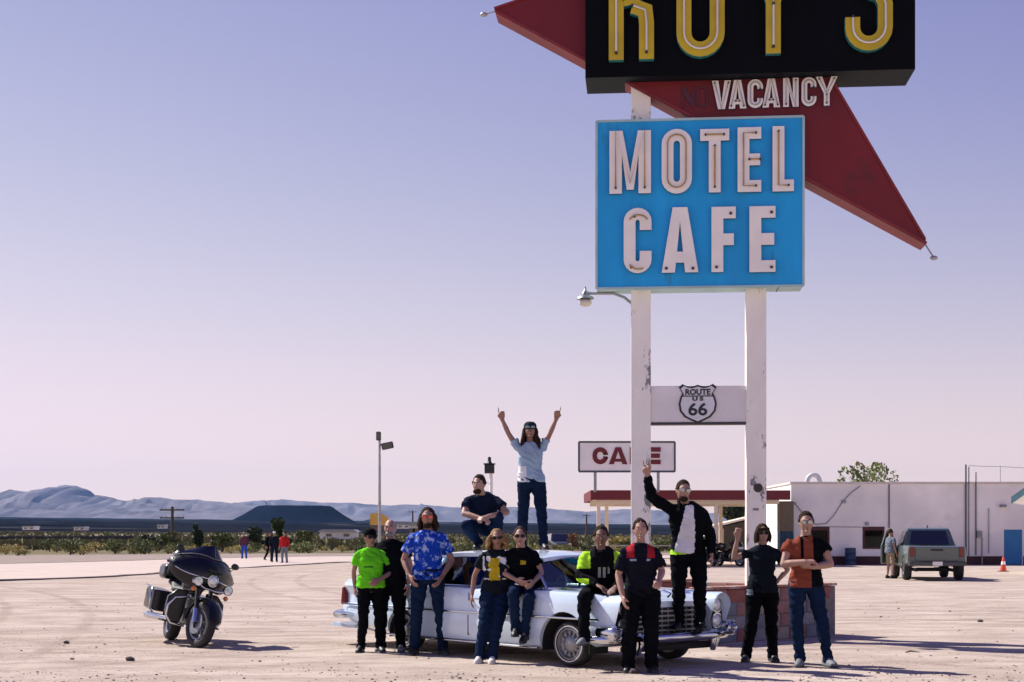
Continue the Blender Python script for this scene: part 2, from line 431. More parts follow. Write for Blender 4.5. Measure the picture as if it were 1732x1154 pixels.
def rock(px, py, r, lab, seed):
    g_ = gnd(px, py); rr_ = random.Random(seed); mb = MB()
    mb.ell((g_.x, g_.y, r*0.35), (r*1.3, r, r*0.7), 9, 6, None, lambda p, d: p*(1+0.35*nz(d.x*2+seed, d.y*2, d.z*2)))
    tag(mb.build('rock', mat('dark_rock', (0.09, 0.07, 0.065), 0.95, 0, 0.3, 20, 0.4, 60)), lab, 'rock')
rock(220, 1117, 0.045, 'fist sized dark rock on the sand below the motorcycle', 1)
rock(1073, 1139, 0.05, 'dark rock at the feet of the rider before the grille', 2)
rock(112, 1088, 0.035, 'small dark rock near the left edge of the sand', 3)
rock(1658, 1052, 0.04, 'lone small rock on the sand at the far right', 4)
mb = MB(); mb.tube([gnd(1532, 1105)+V((0, 0, .012)), gnd(1541, 1104)+V((0, 0, .02)), gnd(1556, 1105)+V((0, 0, .012))], [.008, .012, .005], 6)
tag(mb.build('twig', mat('dry_twig', (0.10, 0.075, 0.06), 0.9)), 'short dry twig lying on the sand at the right', 'twig')
# ================================================================= MOTEL SIGN
def arc(cx, cy, r, a0, a1, n=10, ry=None):
    ry = ry or r
    return [(cx+r*math.cos(R(lerp(a0, a1, i/n))), cy+ry*math.sin(R(lerp(a0, a1, i/n)))) for i in range(n+1)]
def glyph(ch, w, h, t):
    """centre lines of a letter inside a w x h box for a stroke t: list of (closed, points)"""
    e = t/2; x0, x1, y0, y1 = e, w-e, e, h-e; r = min((x1-x0)/2, (y1-y0)/2); m = w/2
    if ch == 'O' or ch == '0': return [(1, arc(m, y1-r, r, 0, 180)+arc(m, y0+r, r, 180, 360))]
    if ch == 'C': return [(0, [(x1, h*0.66)]+arc(m, y1-r, r, 0, 180)+arc(m, y0+r, r, 180, 360)+[(x1, h*0.34)])]
    if ch == 'U': return [(0, [(x0, h)]+arc(m, y0+r, r, 180, 360)+[(x1, h)])]
    if ch == 'S':
        r2 = (y1-y0)/4; rr = r
        return [(0, [(x1, h*0.72)]+arc(m, y1-rr, rr, 0, 180)+[(x0, h*0.62), (x0+(x1-x0)*0.12, h*0.54), (x1-(x1-x0)*0.12, h*0.46), (x1, h*0.38)]+list(reversed(arc(m, y0+rr, rr, 180, 360)))+[(x0, h*0.28)])]
    if ch == 'M': return [(0, [(x0, 0), (x0, h), (m, h*0.16), (x1, h), (x1, 0)])]
    if ch == 'N': return [(0, [(x0, 0), (x0, h), (x1, 0), (x1, h)])]
    if ch == 'L': return [(0, [(x0, h), (x0, y0), (w, y0)])]
    if ch == 'T': return [(0, [(0, y1), (w, y1)]), (0, [(m, h-t), (m, 0)])]
    if ch == 'E': return [(0, [(w, y1), (x0, y1), (x0, y0), (w, y0)]), (0, [(t, h*0.5), (w*0.95, h*0.5)])]
    if ch == 'F': return [(0, [(w, y1), (x0, y1), (x0, 0)]), (0, [(t, h*0.5), (w*0.92, h*0.5)])]
    if ch == 'A': return [(0, [(x0-e*0.3, 0), (m, h*1.0), (x1+e*0.3, 0)]), (0, [(w*0.25, h*0.26), (w*0.75, h*0.26)])]
    if ch == 'V': return [(0, [(x0-e*0.3, h), (m, 0.0), (x1+e*0.3, h)])]
    if ch == 'Y': return [(0, [(x0-e*0.2, h), (m, h*0.42), (x1+e*0.2, h)]), (0, [(m, h*0.46), (m, 0)])]
    if ch == 'R': return [(0, [(x0, 0), (x0, h)]), (0, [(t, y1), (m, y1)]+arc(x1-(y1-h*0.5)/2*0.9, (y1+h*0.5)/2, (y1-h*0.5)/2*0.9, 90, -90, 10, (y1-h*0.5)/2)+[(t, h*0.5)]), (0, [(w*0.52, h*0.5-e), (w*0.62, h*0.5-e-0.02), (x1-0.02, h*0.40), (x1, h*0.30), (x1, 0)])]
    if ch == "'": return [(0, [(m, h), (m, h*0.72)])]
    if ch == '6': return [(1, arc(m, y0+r, r, 0, 360)[:-1]), (0, [(x0, y0+r)]+[(x0+0.02*w, h*0.6)]+arc(m, y1-r, r, 170, 40, 6))]
    return []
def polys(ch, w, h, t):
    """letters with diagonal strokes as plain outlines (list of polygons)"""
    m = w/2; k = t*1.12
    if ch == 'M': return [[(0, 0), (0, h), (t*1.05, h), (m, h*0.34), (w-t*1.05, h), (w, h), (w, 0), (w-t, 0), (w-t, h*0.62), (m+t*0.28, h*0.06), (m-t*0.28, h*0.06), (t, h*0.62), (t, 0)]]
    if ch == 'N': return [[(0, 0), (0, h), (t*1.0, h), (w-t, h*0.42), (w-t, h), (w, h), (w, 0), (w-t*1.0, 0), (t, h*0.58), (t, 0)]]
    if ch == 'A': return [[(0, 0), (m-t*0.62, h), (m+t*0.62, h), (w, 0), (w-k, 0), (m, h*0.78), (k, 0)], [(w*0.27, h*0.15), (w*0.73, h*0.15), (w*0.66, h*0.32), (w*0.34, h*0.32)]]
    if ch == 'V': return [[(0, h), (m-t*0.62, 0), (m+t*0.62, 0), (w, h), (w-k, h), (m, h*0.22), (k, h)]]
    if ch == 'Y': return [[(0, h), (m-t/2, h*0.42), (m-t/2, 0), (m+t/2, 0), (m+t/2, h*0.42), (w, h), (w-k, h), (m, h*0.56), (k, h)]]
    return None
def offs(pts, d, closed):
    n = len(pts); out = []
    for i in range(n):
        p = V(pts[i]); 
        a = V(pts[(i-1) % n]) if (closed or i > 0) else None; b = V(pts[(i+1) % n]) if (closed or i < n-1) else None
        d1 = (p-a).normalized() if a is not None and (p-a).length > 1e-6 else None; d2 = (b-p).normalized() if b is not None and (b-p).length > 1e-6 else None
        d1 = d1 or d2; d2 = d2 or d1
        n1 = V((-d1.y, d1.x)); n2 = V((-d2.y, d2.x)); mm = (n1+n2)
        if mm.length < 0.3: mm = n1.copy(); k = 1
        else:
            mm.normalize(); k = min(1/max(0.2, mm.dot(n1)), 1.9)
        out.append(tuple(p+mm*(d*k)))
    return out
def letter(mb, ch, w, h, t, d0, d1, f):
    """extruded letter: stroke pieces, each a hair lower than the one before so that no faces share a plane"""
    pg = polys(ch, w, h, t)
    if pg:
        for k, q in enumerate(pg):
            n = len(q); dd = d1+0.003*k
            vs = [f(a, b, d0) for a, b in q]+[f(a, b, dd) for a, b in q]; k0 = len(mb.v); mb.v += [tuple(p) for p in vs]
            for face, mt in [(tuple(n+i for i in range(n)), 0), (tuple(range(n-1, -1, -1)), 1)]+[((i, (i+1) % n, n+(i+1) % n, n+i), 1) for i in range(n)]:
                mb.f.append(tuple(x+k0 for x in face)); mb.m.append(mt)
        return
    for k, (cl, pts) in enumerate(glyph(ch, w, h, t)):
        A = offs(pts, t/2, cl); B = offs(pts, -t/2, cl); n = len(pts); dd = d1+(0.0025*k if d1 > d0 else -0.0025*k)
        vs = [f(*p, d0) for p in A]+[f(*p, d0) for p in B]+[f(*p, dd) for p in A]+[f(*p, dd) for p in B]; fs = []; mi = []
        m = n if cl else n-1
        for i in range(m):
            j = (i+1) % n
            for q, mt in (((2*n+i, 2*n+j, 3*n+j, 3*n+i), 0), ((i, n+i, n+j, j), 1), ((i, j, 2*n+j, 2*n+i), 1), ((n+i, 3*n+i, 3*n+j, n+j), 1)):
                mb.mi = mt; mi.append((q, mt))
        if not cl:
            mi += [((0, 2*n, 3*n, n), 1), ((n-1, 2*n-1, 4*n-1, 3*n-1), 1)]
        k0 = len(mb.v); mb.v += [tuple(p) for p in vs]
        for q, mt in mi: mb.f.append(tuple(x+k0 for x in q)); mb.m.append(mt)
    mb.mi = 0

SX, SY, STH = 2.835, 22.5, R(-5.0)
sign = thing('motel_sign', 'tall roadside motel sign with black, maroon and blue boxes on two white posts', 'sign', (SX, SY, 0), STH)
def sl(px, py, yl=0.0):
    """photo position -> sign's own (x, z) on its plane at local depth yl"""
    c, s = math.cos(STH), math.sin(STH); ux, uy = c, s; nx, ny = -s, c
    k = (px-866)/2500; ox, oy = SX+nx*yl, SY+ny*yl
    x = (k*oy-ox)/(ux-k*uy); Y = oy+uy*x
    return x, CAMH+(907-py)/2500*Y
M_post = mat('peeling_white_post', (0.93, 0.89, 0.81), 0.7, 0, 0.05, 2.6, 0.3, 18, col2=(0.21, 0.22, 0.235), thr=0.57, stretch=(1.8, 1.8, 0.8))
M_blue = mat('sky_blue_enamel', (0.002, 0.37, 0.78), 0.55, 0, 0.13, 1.6, 0.05, 6, stretch=(1.6, 1.6, 0.35), col2=(0.012, 0.30, 0.60), thr=0.60)
M_bluedge = mat('faded_aqua_edge', (0.40, 0.58, 0.58), 0.6, 0, 0.12, 2.5)
M_blkbox = mat('black_sign_face', (0.004, 0.005, 0.007), 0.6, 0, 0.15, 1.5, spec=.06)
M_blkside = mat('charcoal_sign_side', (0.010, 0.014, 0.018), 0.6, 0, 0.15, 1.5, spec=.1)
M_maroon = mat('maroon_enamel', (0.165, 0.005, 0.011), 0.6, 0, 0.22, 0.9, 0.1, 5, col2=(0.13, 0.008, 0.012), thr=0.57)
M_maroon2 = mat('maroon_edge', (0.22, 0.018, 0.026), 0.55, 0, 0.2, 2.0)
M_ltr = mat('white_letter_enamel', (0.94, 0.90, 0.82), 0.55, 0, 0.05, 3, col2=(0.5, 0.42, 0.38), thr=0.70)
M_ltrs = mat('letter_return', (0.06, 0.16, 0.30), 0.6, 0, 0.1)
M_yel = mat('mustard_letter', (0.56, 0.42, 0.012), 0.5, 0, 0.12, 2.5)
M_teal = mat('teal_letter_return', (0.03, 0.24, 0.25), 0.5, 0, 0.12)
M_neon = mat('unlit_neon_glass', (0.80, 0.77, 0.72), 0.2, 0, 0.05, coat=0.5)
M_neonb = mat('amber_neon_tube', (0.45, 0.27, 0.08), 0.3, 0, 0.2)
M_neonk = mat('blackened_neon_end', (0.035, 0.03, 0.03), 0.5)
# posts and cross beam
for px in (1084, 1278):
    x, _ = sl(px, 700); mb = MB(); mb.b2((x-0.15, -0.15, -0.2), (x+0.15, 0.15, 11.6))
    mb.build('post', M_post, sign, bevel=0.012)
xa, za = sl(1100, 718); xb, zb_ = sl(1262, 653)
mb = MB(); mb.b2((xa-0.012+0.02, -0.11, za+0.02), (xb, 0.11, zb_)); beam = mb.build('cross_beam', mat('chipped_white_beam', (0.82, 0.78, 0.77), 0.7, 0, 0.06, 2, 0.3, 18, col2=(0.19, 0.20, 0.21), thr=0.585), sign, bevel=0.008)
mb = MB(); mb.b2((xa+0.005, -0.125, za-0.012), (xb-0.002, 0.115, za+0.018)); mb.build('beam_bottom_edge', mat('dark_beam_edge', (0.05, 0.05, 0.055), 0.7), sign)  # dark strip along the bottom of the cross beam
# black name box
def boxpart(name, c0, c1, y0, y1, mats, depthpt=None):
    (xl, zt), (xr, zbm) = c0, c1
    mb = MB(); k = 0
    vs = [(xl, y0, zbm), (xr, y0, zbm), (xr, y0, zt), (xl, y0, zt), (xl, y1, zbm), (xr, y1, zbm), (xr, y1, zt), (xl, y1, zt)]
    mb.mi = 0; mb.add(vs, [(0, 1, 2, 3), (4, 7, 6, 5)])
    mb.mi = 1; mb.add(vs, [(0, 4, 5, 1), (1, 5, 6, 2), (2, 6, 7, 3), (3, 7, 4, 0)])
    return mb.build(name, mats, sign)
yB = -0.48
xl, zl = sl(990, 133, yB); xr, zr = sl(1548, 116, yB); zB0 = (zl+zr)/2; zB1 = zB0+2.75
name_box = boxpart('name_box', (xl, zB1), (xr, zB0), yB, 0.33, [M_blkbox, M_blkside])
# red triangle arrow
yA, yA2 = -0.20, 0.24
P = [sl(838, 22, yA), sl(1566, 414, yA), sl(1566, 402, yA), sl(1258, -125, yA), sl(1240, -125, yA), sl(835, 12, yA)]
mb = MB()
n = len(P)
mb.mi = 0; mb.add([(a, yA, b) for a, b in P]+[(a, yA2, b) for a, b in P], [tuple(range(n)), tuple(range(2*n-1, n-1, -1))])
mb.mi = 1; mb.add([(a, yA, b) for a, b in P]+[(a, yA2, b) for a, b in P], [(j, n+j, n+(j+1) % n, (j+1) % n) for j in range(n)])
arrow = mb.build('arrow', [M_maroon, M_maroon2], sign)
mb = MB()
for i in range(n):   # folded edge strip, slightly proud of the face
    a = V(P[i]); b = V(P[(i+1) % n])
    if (b-a).length < 0.3: continue
    t = (b-a).normalized(); nn = V((-t.y, t.x)); c = sum((V(p) for p in P), V((0, 0)))/n
    if (c-a).dot(nn) < 0: nn = -nn
    a2 = a+nn*0.025; b2 = b+nn*0.025
    mb.bar((a2.x, yA-0.008, a2.y), (b2.x, yA-0.008, b2.y), 0.03, 0.03, up=(0, 1, 0))
mb.build('arrow_trim', M_maroon2, arrow)
for (px, py, q) in ((818, 24, -1), (1580, 436, 1)):   # little finials on the two points
    x, z = sl(px, py, 0.0); x2, z2 = sl(1562, 408, 0.0) if q > 0 else sl(842, 17, 0.0)
    mb = MB(); mb.tube([(x2, 0.02, z2), (x, 0.02, z)], 0.012, 6); mb.ell((x, 0.02, z), (0.06, 0.05, 0.035), 8, 6)
    mb.build('arrow_finial', M_galv, sign, smooth=60)
# blue box
yC = -0.32
xl, zl1 = sl(1009, 207, yC); xr, zr1 = sl(1359, 196, yC); _, zl2 = sl(1008, 487, yC); _, zr2 = sl(1360, 485, yC)
zC1 = (zl1+zr1)/2; zC0 = (zl2+zr2)/2
blue = boxpart('blue_box', (xl, zC1), (xr, zC0), yC, 0.20, [M_blue, M_bluedge])
mb = MB()
for (a, b) in (((xl, zC0), (xr, zC0)), ((xl, zC1), (xr, zC1)), ((xl, zC0), (xl, zC1)), ((xr, zC0), (xr, zC1))):
    mb.bar((a[0], yC-0.003, a[1]), (b[0], yC-0.003, b[1]), 0.035, 0.03, up=(0, 1, 0))
mb.build('box_trim', M_bluedge, blue)
mb = MB(); xm, _ = sl(1318, 488, yC); mb.b2((xm-0.006, yC+0.02, zC0-0.004), (xm+0.006, 0.19, zC0+0.01)); mb.build('seam', M_blkside, blue)
def put_letter(ch, px0, px1, pyt, pyb, yF, dep, tpx, mats, parent, lab, neon=None, nr=0.011, nd=0.03):
    xa, zb = sl(px0, pyb, yF); xb, _ = sl(px1, pyb, yF); _, zt = sl(px0, pyt, yF); w_ = xb-xa; h_ = zt-zb; t_ = tpx*(w_/(px1-px0))
    mb = MB(); f = lambda a, b, d: V((xa+a, d, zb+b))
    letter(mb, ch, w_, h_, t_, yF-0.002, yF-dep, f)
    o = mb.build('letter', mats, parent); o['label'] = lab
    if neon:
        for cl, pts in glyph(ch, w_, h_, t_):
            q = [V((xa+a, yF-dep-nd, zb+b)) for a, b in pts]
            if cl: q.append(q[0])
            else:
                for (i, j) in ((0, 1), (-1, -2)):
                    d = q[j]-q[i]; L = d.length
                    if L > t_*0.9: q[i] = q[i]+d.normalized()*min(t_*0.45, L*0.4)
            m2 = MB(); m2.tube(q, nr, 6); m2.build('neon_tube', neon, o, smooth=70)
            if not cl:
                for e_ in (q[0], q[-1]):
                    m3 = MB(); m3.tube([e_-V((0, nr, 0)), e_+V((0, nd+0.004, 0))], nr*1.35, 8); m3.build('electrode', M_neonk, o)
    return o
# R O Y ' S
for ch, a, b, bt in (('R', 1030, 1106, 106), ('O', 1144, 1225, 101), ('Y', 1262, 1352, 96), ("'", 1366, 1396, 94), ('S', 1428, 1508, 91)):
    put_letter(ch, a, b, bt-204, bt, yB, 0.11, 25, [M_yel, M_teal], name_box, 'mustard yellow letter '+('apostrophe' if ch == "'" else ch), M_neon, 0.016, 0.035)
# V A C A N C Y, and the dark NO
xs = [(1204, 1236), (1232, 1262), (1264, 1290), (1289, 1319), (1324, 1350), (1355, 1380), (1379, 1416)]
for ch, (a, b) in zip('VACANCY', xs):
    k = (a-1204)/206
    put_letter(ch, a, b, lerp(139, 131, k), lerp(187, 180, k), yA, 0.06, 9.6, [M_ltr, M_ltrs], arrow, 'white letter '+ch, mat('grey_neon_tube', (0.42, 0.42, 0.45), 0.3), 0.010, 0.018)
M_dim = mat('dark_unlit_tube', (0.075, 0.012, 0.025), 0.4)
for ch, a, b in (('N', 1154, 1174), ('O', 1178, 1197)):
    put_letter(ch, a, b, 147, 183, yA, 0.02, 3, [M_dim, M_dim], arrow, 'dark unlit letter '+ch)
# MOTEL / CAFE
for ch, a, b, t0, b0, tp in (('M', 1031, 1101, 224, 330, 21), ('O', 1119, 1170, 221, 330, 20), ('T', 1184, 1233, 221, 328, 20), ('E', 1247, 1287, 218, 327, 20), ('L', 1306, 1342, 216, 326, 20)):
    put_letter(ch, a, b, t0, b0, yC, 0.07, tp, [M_ltr, M_ltrs], blue, 'white letter '+ch, M_neonb, 0.012, 0.03)
for ch, a, b, t0, b0, tp in (('C', 1055, 1102, 354, 464, 20), ('A', 1119, 1181, 353, 463, 20), ('F', 1203, 1244, 352, 462, 20), ('E', 1267, 1311, 351, 462, 20)):
    put_letter(ch, a, b, t0, b0, yC, 0.07, tp, [M_ltr, M_ltrs], blue, 'white letter '+ch)
for px, py in ((1073, 366), (1068, 452), (1127, 454), (1172, 454), (1212, 452), (1236, 361), (1305, 359), (1305, 452)):
    x, z = sl(px, py, yC-0.07); m3 = MB(); m3.lathe([(0.001, 0), (0.024, 0.002), (0.02, 0.03), (0.001, 0.03)], 8, (x, yC-0.069, z), (0, -1, 0)); m3.build('dead_electrode', M_neonk, blue)
for px, py, a0, a1 in ((1080, 376, 160, 20), (1080, 443, 200, 300)):
    x, z = sl(px, py, yC-0.1); m2 = MB(); m2.tube([V((x+0.14*math.cos(R(t)), yC-0.105, z+0.11*math.sin(R(t)))) for t in [lerp(a0, a1, i/8) for i in range(9)]], 0.012, 6); m2.build('broken_tube', M_neonb, blue)
# highway shield on the beam
def shield_outline(s):
    half = [(0, -0.52), (0.16, -0.45), (0.34, -0.36), (0.47, -0.2), (0.50, 0.0), (0.46, 0.16), (0.40, 0.28), (0.50, 0.44), (0.40, 0.52), (0.30, 0.47), (0.18, 0.45), (0.08, 0.47), (0, 0.50)]
    return [(a*s, b*s) for a, b in half]+[(-a*s, b*s) for a, b in reversed(half[1:-1])]
xc, zc = sl(1180, 683, -0.11); sz = 0.53
shield = thing('route_shield', 'black and white highway shield on the beam between the white posts', 'sign', (0, 0, 0))
shield.parent = None
shield.location = Matrix.Rotation(STH, 4, 'Z') @ V((xc, -0.128, zc)) + V((SX, SY, 0)); shield.rotation_euler = (0, 0, STH)
M_shw = mat('shield_white', (0.72, 0.73, 0.76), 0.5, 0, 0.05); M_shk = mat('shield_black', (0.02, 0.022, 0.03), 0.5)
mb = MB(); mb.prism(shield_outline(sz*1.08), 0.012, 0.0, lambda a, b, d: V((a, d, b))); mb.build('border_plate', M_shk, shield)
mb = MB(); mb.prism(shield_outline(sz*0.97), -0.001, -0.006, lambda a, b, d: V((a, d, b))); mb.build('plate', M_shw, shield)
mb = MB(); mb.b2((-0.225, -0.0085, 0.105), (0.225, -0.0062, 0.122)); mb.build('divider', M_shk, shield)
def small_text(txt, x, z, h, parent, m, wide=1.0, bold=0.02):
    c = bpy.data.curves.new('text', 'FONT'); c.body = txt; c.align_x = 'CENTER'; c.size = h/0.72; c.extrude = 0.003; c.offset = bold*h; c.resolution_u = 4
    o = bpy.data.objects.new('lettering', c); COL.objects.link(o); me = evaluated(o); bpy.data.objects.remove(o)
    me.materials.clear(); me.materials.append(m)
    q = link('lettering', me, parent); q.location = (x, -0.010, z); q.rotation_euler = (R(90), 0, 0); q.scale = (wide, 1, 1); return q
small_text('ROUTE', 0, 0.135, 0.085, shield, M_shk, 1.0, 0.05)
small_text('U S', 0, 0.045, 0.055, shield, M_shk, 1.5, 0.07)
small_text('66', 0, -0.175, 0.185, shield, M_shk, 1.15, 0.03)
# lamp on a curved arm
x0, z0 = sl(1069, 514); xq, zq = sl(990, 496)
lamp = thing('sign_lamp', 'old lamp with a caged glass on a curved arm of the left post', 'lamp', Matrix.Rotation(STH, 4, 'Z') @ V((x0, 0, z0)) + V((SX, SY, 0)), STH)
dx = xq-x0; dz = zq-z0
mb = MB(); mb.tube([(0.0, 0, 0), (-0.12, 0, 0.10), (-0.28, 0, 0.16), (-0.5, 0, 0.165), (dx, 0, dz)], 0.022, 8); mb.build('arm', M_galv, lamp, smooth=60)
mb = MB(); mb.lathe([(0.012, 0.1), (0.02, 0.04), (0.05, 0.02), (0.06, -0.03), (0.12, -0.06), (0.135, -0.09), (0.05, -0.1)], 16, (dx, 0, dz)); mb.build('lamp_hood', M_steel, lamp, smooth=50)
mb = MB(); mb.lathe([(0.06, -0.095), (0.10, -0.13), (0.095, -0.17), (0.06, -0.20), (0.01, -0.21)], 14, (dx, 0, dz)); mb.build('lamp_glass', mat('milky_lamp_glass', (0.62, 0.58, 0.48), 0.25, coat=0.5), lamp, smooth=60)
# scars and stickers on the posts
for px, py, w_, h_, m in ((1281, 826, 0.07, 0.07, M_neonk), (1277, 862, 0.09, 0.035, M_steel)):
    x, z = sl(px, py); mb = MB()
    if w_ == h_: mb.lathe([(0.001, 0), (w_, 0.0), (w_*0.9, 0.006), (0.001, 0.006)], 12, (x, -0.151, z), (0, -1, 0))
    else: mb.b2((x-w_/2, -0.156, z-h_/2), (x+w_/2, -0.151, z+h_/2))
    mb.build('sticker', m, sign)

# ================================================================= PLANTER of coloured blocks round the sign posts
pl_e = V((0.755, 0.656)); pl_n = V((-0.656, 0.755)); pl_c = V((4.93, 22.45))
planter = thing('block_planter', 'low wall of painted concrete blocks round the foot of the sign', 'planter', (pl_c.x, pl_c.y, 0), math.atan2(pl_e.y, pl_e.x))
PLL, PLD, PLH = 3.1, 2.95, 0.77
bl_m = [mat('block_red', (0.24, 0.085, 0.07), 0.9, 0, 0.2, 5, 0.4, 30), mat('block_grey', (0.20, 0.20, 0.215), 0.9, 0, 0.2, 5, 0.4, 30), mat('block_slate', (0.14, 0.155, 0.19), 0.9, 0, 0.2, 5, 0.4, 30), mat('block_tan', (0.27, 0.22, 0.19), 0.9, 0, 0.2, 5, 0.4, 30), mat('block_rose', (0.27, 0.14, 0.125), 0.9, 0, 0.2, 5, 0.4, 30)]
bl_meshes = []
for m in bl_m:
    mb = MB(); mb.box((0, 0, 0), (0.385, 0.19, 0.178)); me = mb.mesh('block'); me.materials.append(m)
    bm = bmesh.new(); bm.from_mesh(me); bmesh.ops.bevel(bm, geom=bm.edges[:], offset=0.008, segments=1, affect='EDGES'); bm.to_mesh(me); bm.free(); bl_meshes.append(me)
rb = random.Random(3)
def block_wall(p, d, L, rows=4):
    d = V(d); a = math.atan2(d.y, d.x)
    for r_ in range(rows):
        k = 0; x = 0.2 if r_ % 2 == 0 else 0.0
        while x < L:
            if x+0.19 <= L+0.02 and x-0.19 > -0.21:
                q = V(p)+d*x; w_ = [3, 4, 3, 2, 2] if r_ < 2 else [4, 2, 2, 2, 3]
                o = bpy.data.objects.new('block', rb.choices(bl_meshes, w_)[0]); COL.objects.link(o); o.parent = planter
                o.location = (q.x+rb.uniform(-.006, .006), q.y+rb.uniform(-.006, .006), 0.085+r_*0.19); o.rotation_euler = (0, 0, a)
            x += 0.395
# local frame: x along the front face (towards the corner at 0), y back
block_wall((-PLL, 0.1), (1, 0), PLL); block_wall((-PLL, PLD-0.1), (1, 0), PLL)
block_wall((-0.1, 0.22), (0, 1), PLD-0.44); block_wall((-PLL+0.1, 0.22), (0, 1), PLD-0.44)
M_mortar = mat('grey_mortar', (0.16, 0.15, 0.15), 0.95, 0, 0.2, 8, 0.4, 40)
mb = MB(); 
for lo, hi in (((-PLL+0.01, 0.02, -0.05), (-0.01, 0.18, 0.74)), ((-PLL+0.01, PLD-0.18, -0.05), (-0.01, PLD-0.02, 0.74)), ((-0.18, 0.181, -0.05), (-0.021, PLD-0.181, 0.738)), ((-PLL+0.021, 0.181, -0.05), (-PLL+0.18, PLD-0.181, 0.738))): mb.b2(lo, hi)
mb.build('mortar_core', M_mortar, planter)
M_cope = mat('worn_red_coping', (0.30, 0.13, 0.10), 0.85, 0, 0.25, 5, 0.3, 25, col2=(0.45, 0.36, 0.31), thr=0.52)
for i in range(11):
    mb = MB(); mb.b2((-PLL+i*PLL/11+0.004, -0.015, 0.752), (-PLL+(i+1)*PLL/11-0.004, 0.205, 0.79)); mb.build('coping', M_cope, planter, bevel=0.006)
    mb = MB(); mb.b2((-PLL+i*PLL/11+0.004, PLD-0.205, 0.752), (-PLL+(i+1)*PLL/11-0.004, PLD+0.015, 0.79)); mb.build('coping', M_cope, planter, bevel=0.006)
mb = MB(); NXp = 24
vs = [(lerp(-PLL+0.19, -0.19, i/NXp), lerp(0.19, PLD-0.19, j/NXp), 0.62+0.05*nz(i*0.5, j*0.5)) for i in range(NXp+1) for j in range(NXp+1)]
fs = [(i*(NXp+1)+j, i*(NXp+1)+j+1, (i+1)*(NXp+1)+j+1, (i+1)*(NXp+1)+j) for i in range(NXp) for j in range(NXp)]
mb.add(vs, fs); mb.build('soil', mat('planter_sand', (0.40, 0.32, 0.26), 0.95, 0, 0.15, 3, 0.4, 20), planter, smooth=180)
# ================================================================= CAFE BUILDING
BY = 77.0
def wx(px, Y=BY): return (px-866)/2500*Y
def wz(py, Y=BY): return CAMH+(907-py)/2500*Y
M_wall = mat('white_stucco', (0.88, 0.84, 0.80), 0.85, 0, 0.13, 0.45, 0.2, 12, col2=(0.82, 0.775, 0.74), thr=0.57)
M_maroonp = mat('maroon_fascia_paint', (0.14, 0.008, 0.016), 0.6, 0, 0.1, 1.5)
M_cream = mat('cream_trim', (0.72, 0.62, 0.50), 0.7, 0, 0.08)
M_base = mat('dark_plinth_paint', (0.055, 0.02, 0.025), 0.8, 0, 0.2, 2)
M_bdoor = mat('blue_door_paint', (0.01, 0.17, 0.40), 0.5, 0, 0.1, 2)
M_pane = glass('dark_window_glass', (0.10, 0.13, 0.14), -0.03)
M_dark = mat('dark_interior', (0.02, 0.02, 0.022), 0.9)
cafe = thing('cafe_building', 'long low white stucco building with blue door behind the pickup', 'building', (wx(1338), BY, 0))
X0 = wx(1338)
def cx(px): return wx(px)-X0
Ltot = cx(1960); H = wz(819)
ops = [(cx(1371), cx(1402), wz(927), wz(892)), (cx(1460), cx(1495), wz(927), wz(892)), (cx(1697), cx(1730), 0.0, wz(895)), (cx(1800), cx(1840), wz(927), wz(892))]
xsb = sorted({0, Ltot, *[a for o in ops for a in o[:2]]}); zsb = sorted({0.0, H, *[a for o in ops for a in o[2:]]})
mb = MB()
for a, b in zip(xsb, xsb[1:]):
    for c, d in zip(zsb, zsb[1:]):
        m = ((a+b)/2, (c+d)/2)
        if any(o[0] < m[0] < o[1] and o[2] < m[1] < o[3] for o in ops): continue
        mb.b2((a, 0, c), (b, 0.3, d))
mb.b2((0, 0.31, 0), (0.3, 12, H-0.01)); mb.b2((Ltot-0.3, 0.31, 0), (Ltot, 12, H-0.01)); mb.b2((0.31, 11.7, 0), (Ltot-0.31, 12, H-0.01))
mb.build('wall', M_wall, cafe)
mb = MB(); mb.b2((0.02, 0.02, H-0.28), (Ltot-0.02, 11.98, H-0.2)); mb.build('roof_deck', M_galv, cafe)
mb = MB(); mb.b2((-0.06, -0.07, H+0.003), (Ltot, 0.36, H+0.12)); mb.b2((-0.06, 0.362, H+0.003), (0.36, 12.05, H+0.118)); mb.build('parapet_cap', mat('pale_parapet_cap', (0.66, 0.6, 0.55), 0.7), cafe)
mb = MB(); edges = [0.0]+[e for o in ops if o[2] < 0.01 for e in o[:2]]+[Ltot]
for a, b in ((edges[0], edges[1]-0.02), (edges[2]+0.02, edges[3])): mb.b2((a, -0.035, 0.0), (b, -0.002, wz(941)))
mb.build('plinth', M_base, cafe)
mb = MB(); mb.b2((0.35, 0.8, 0), (Ltot-0.35, 0.9, H-0.3)); mb.build('inner_wall', M_dark, cafe)
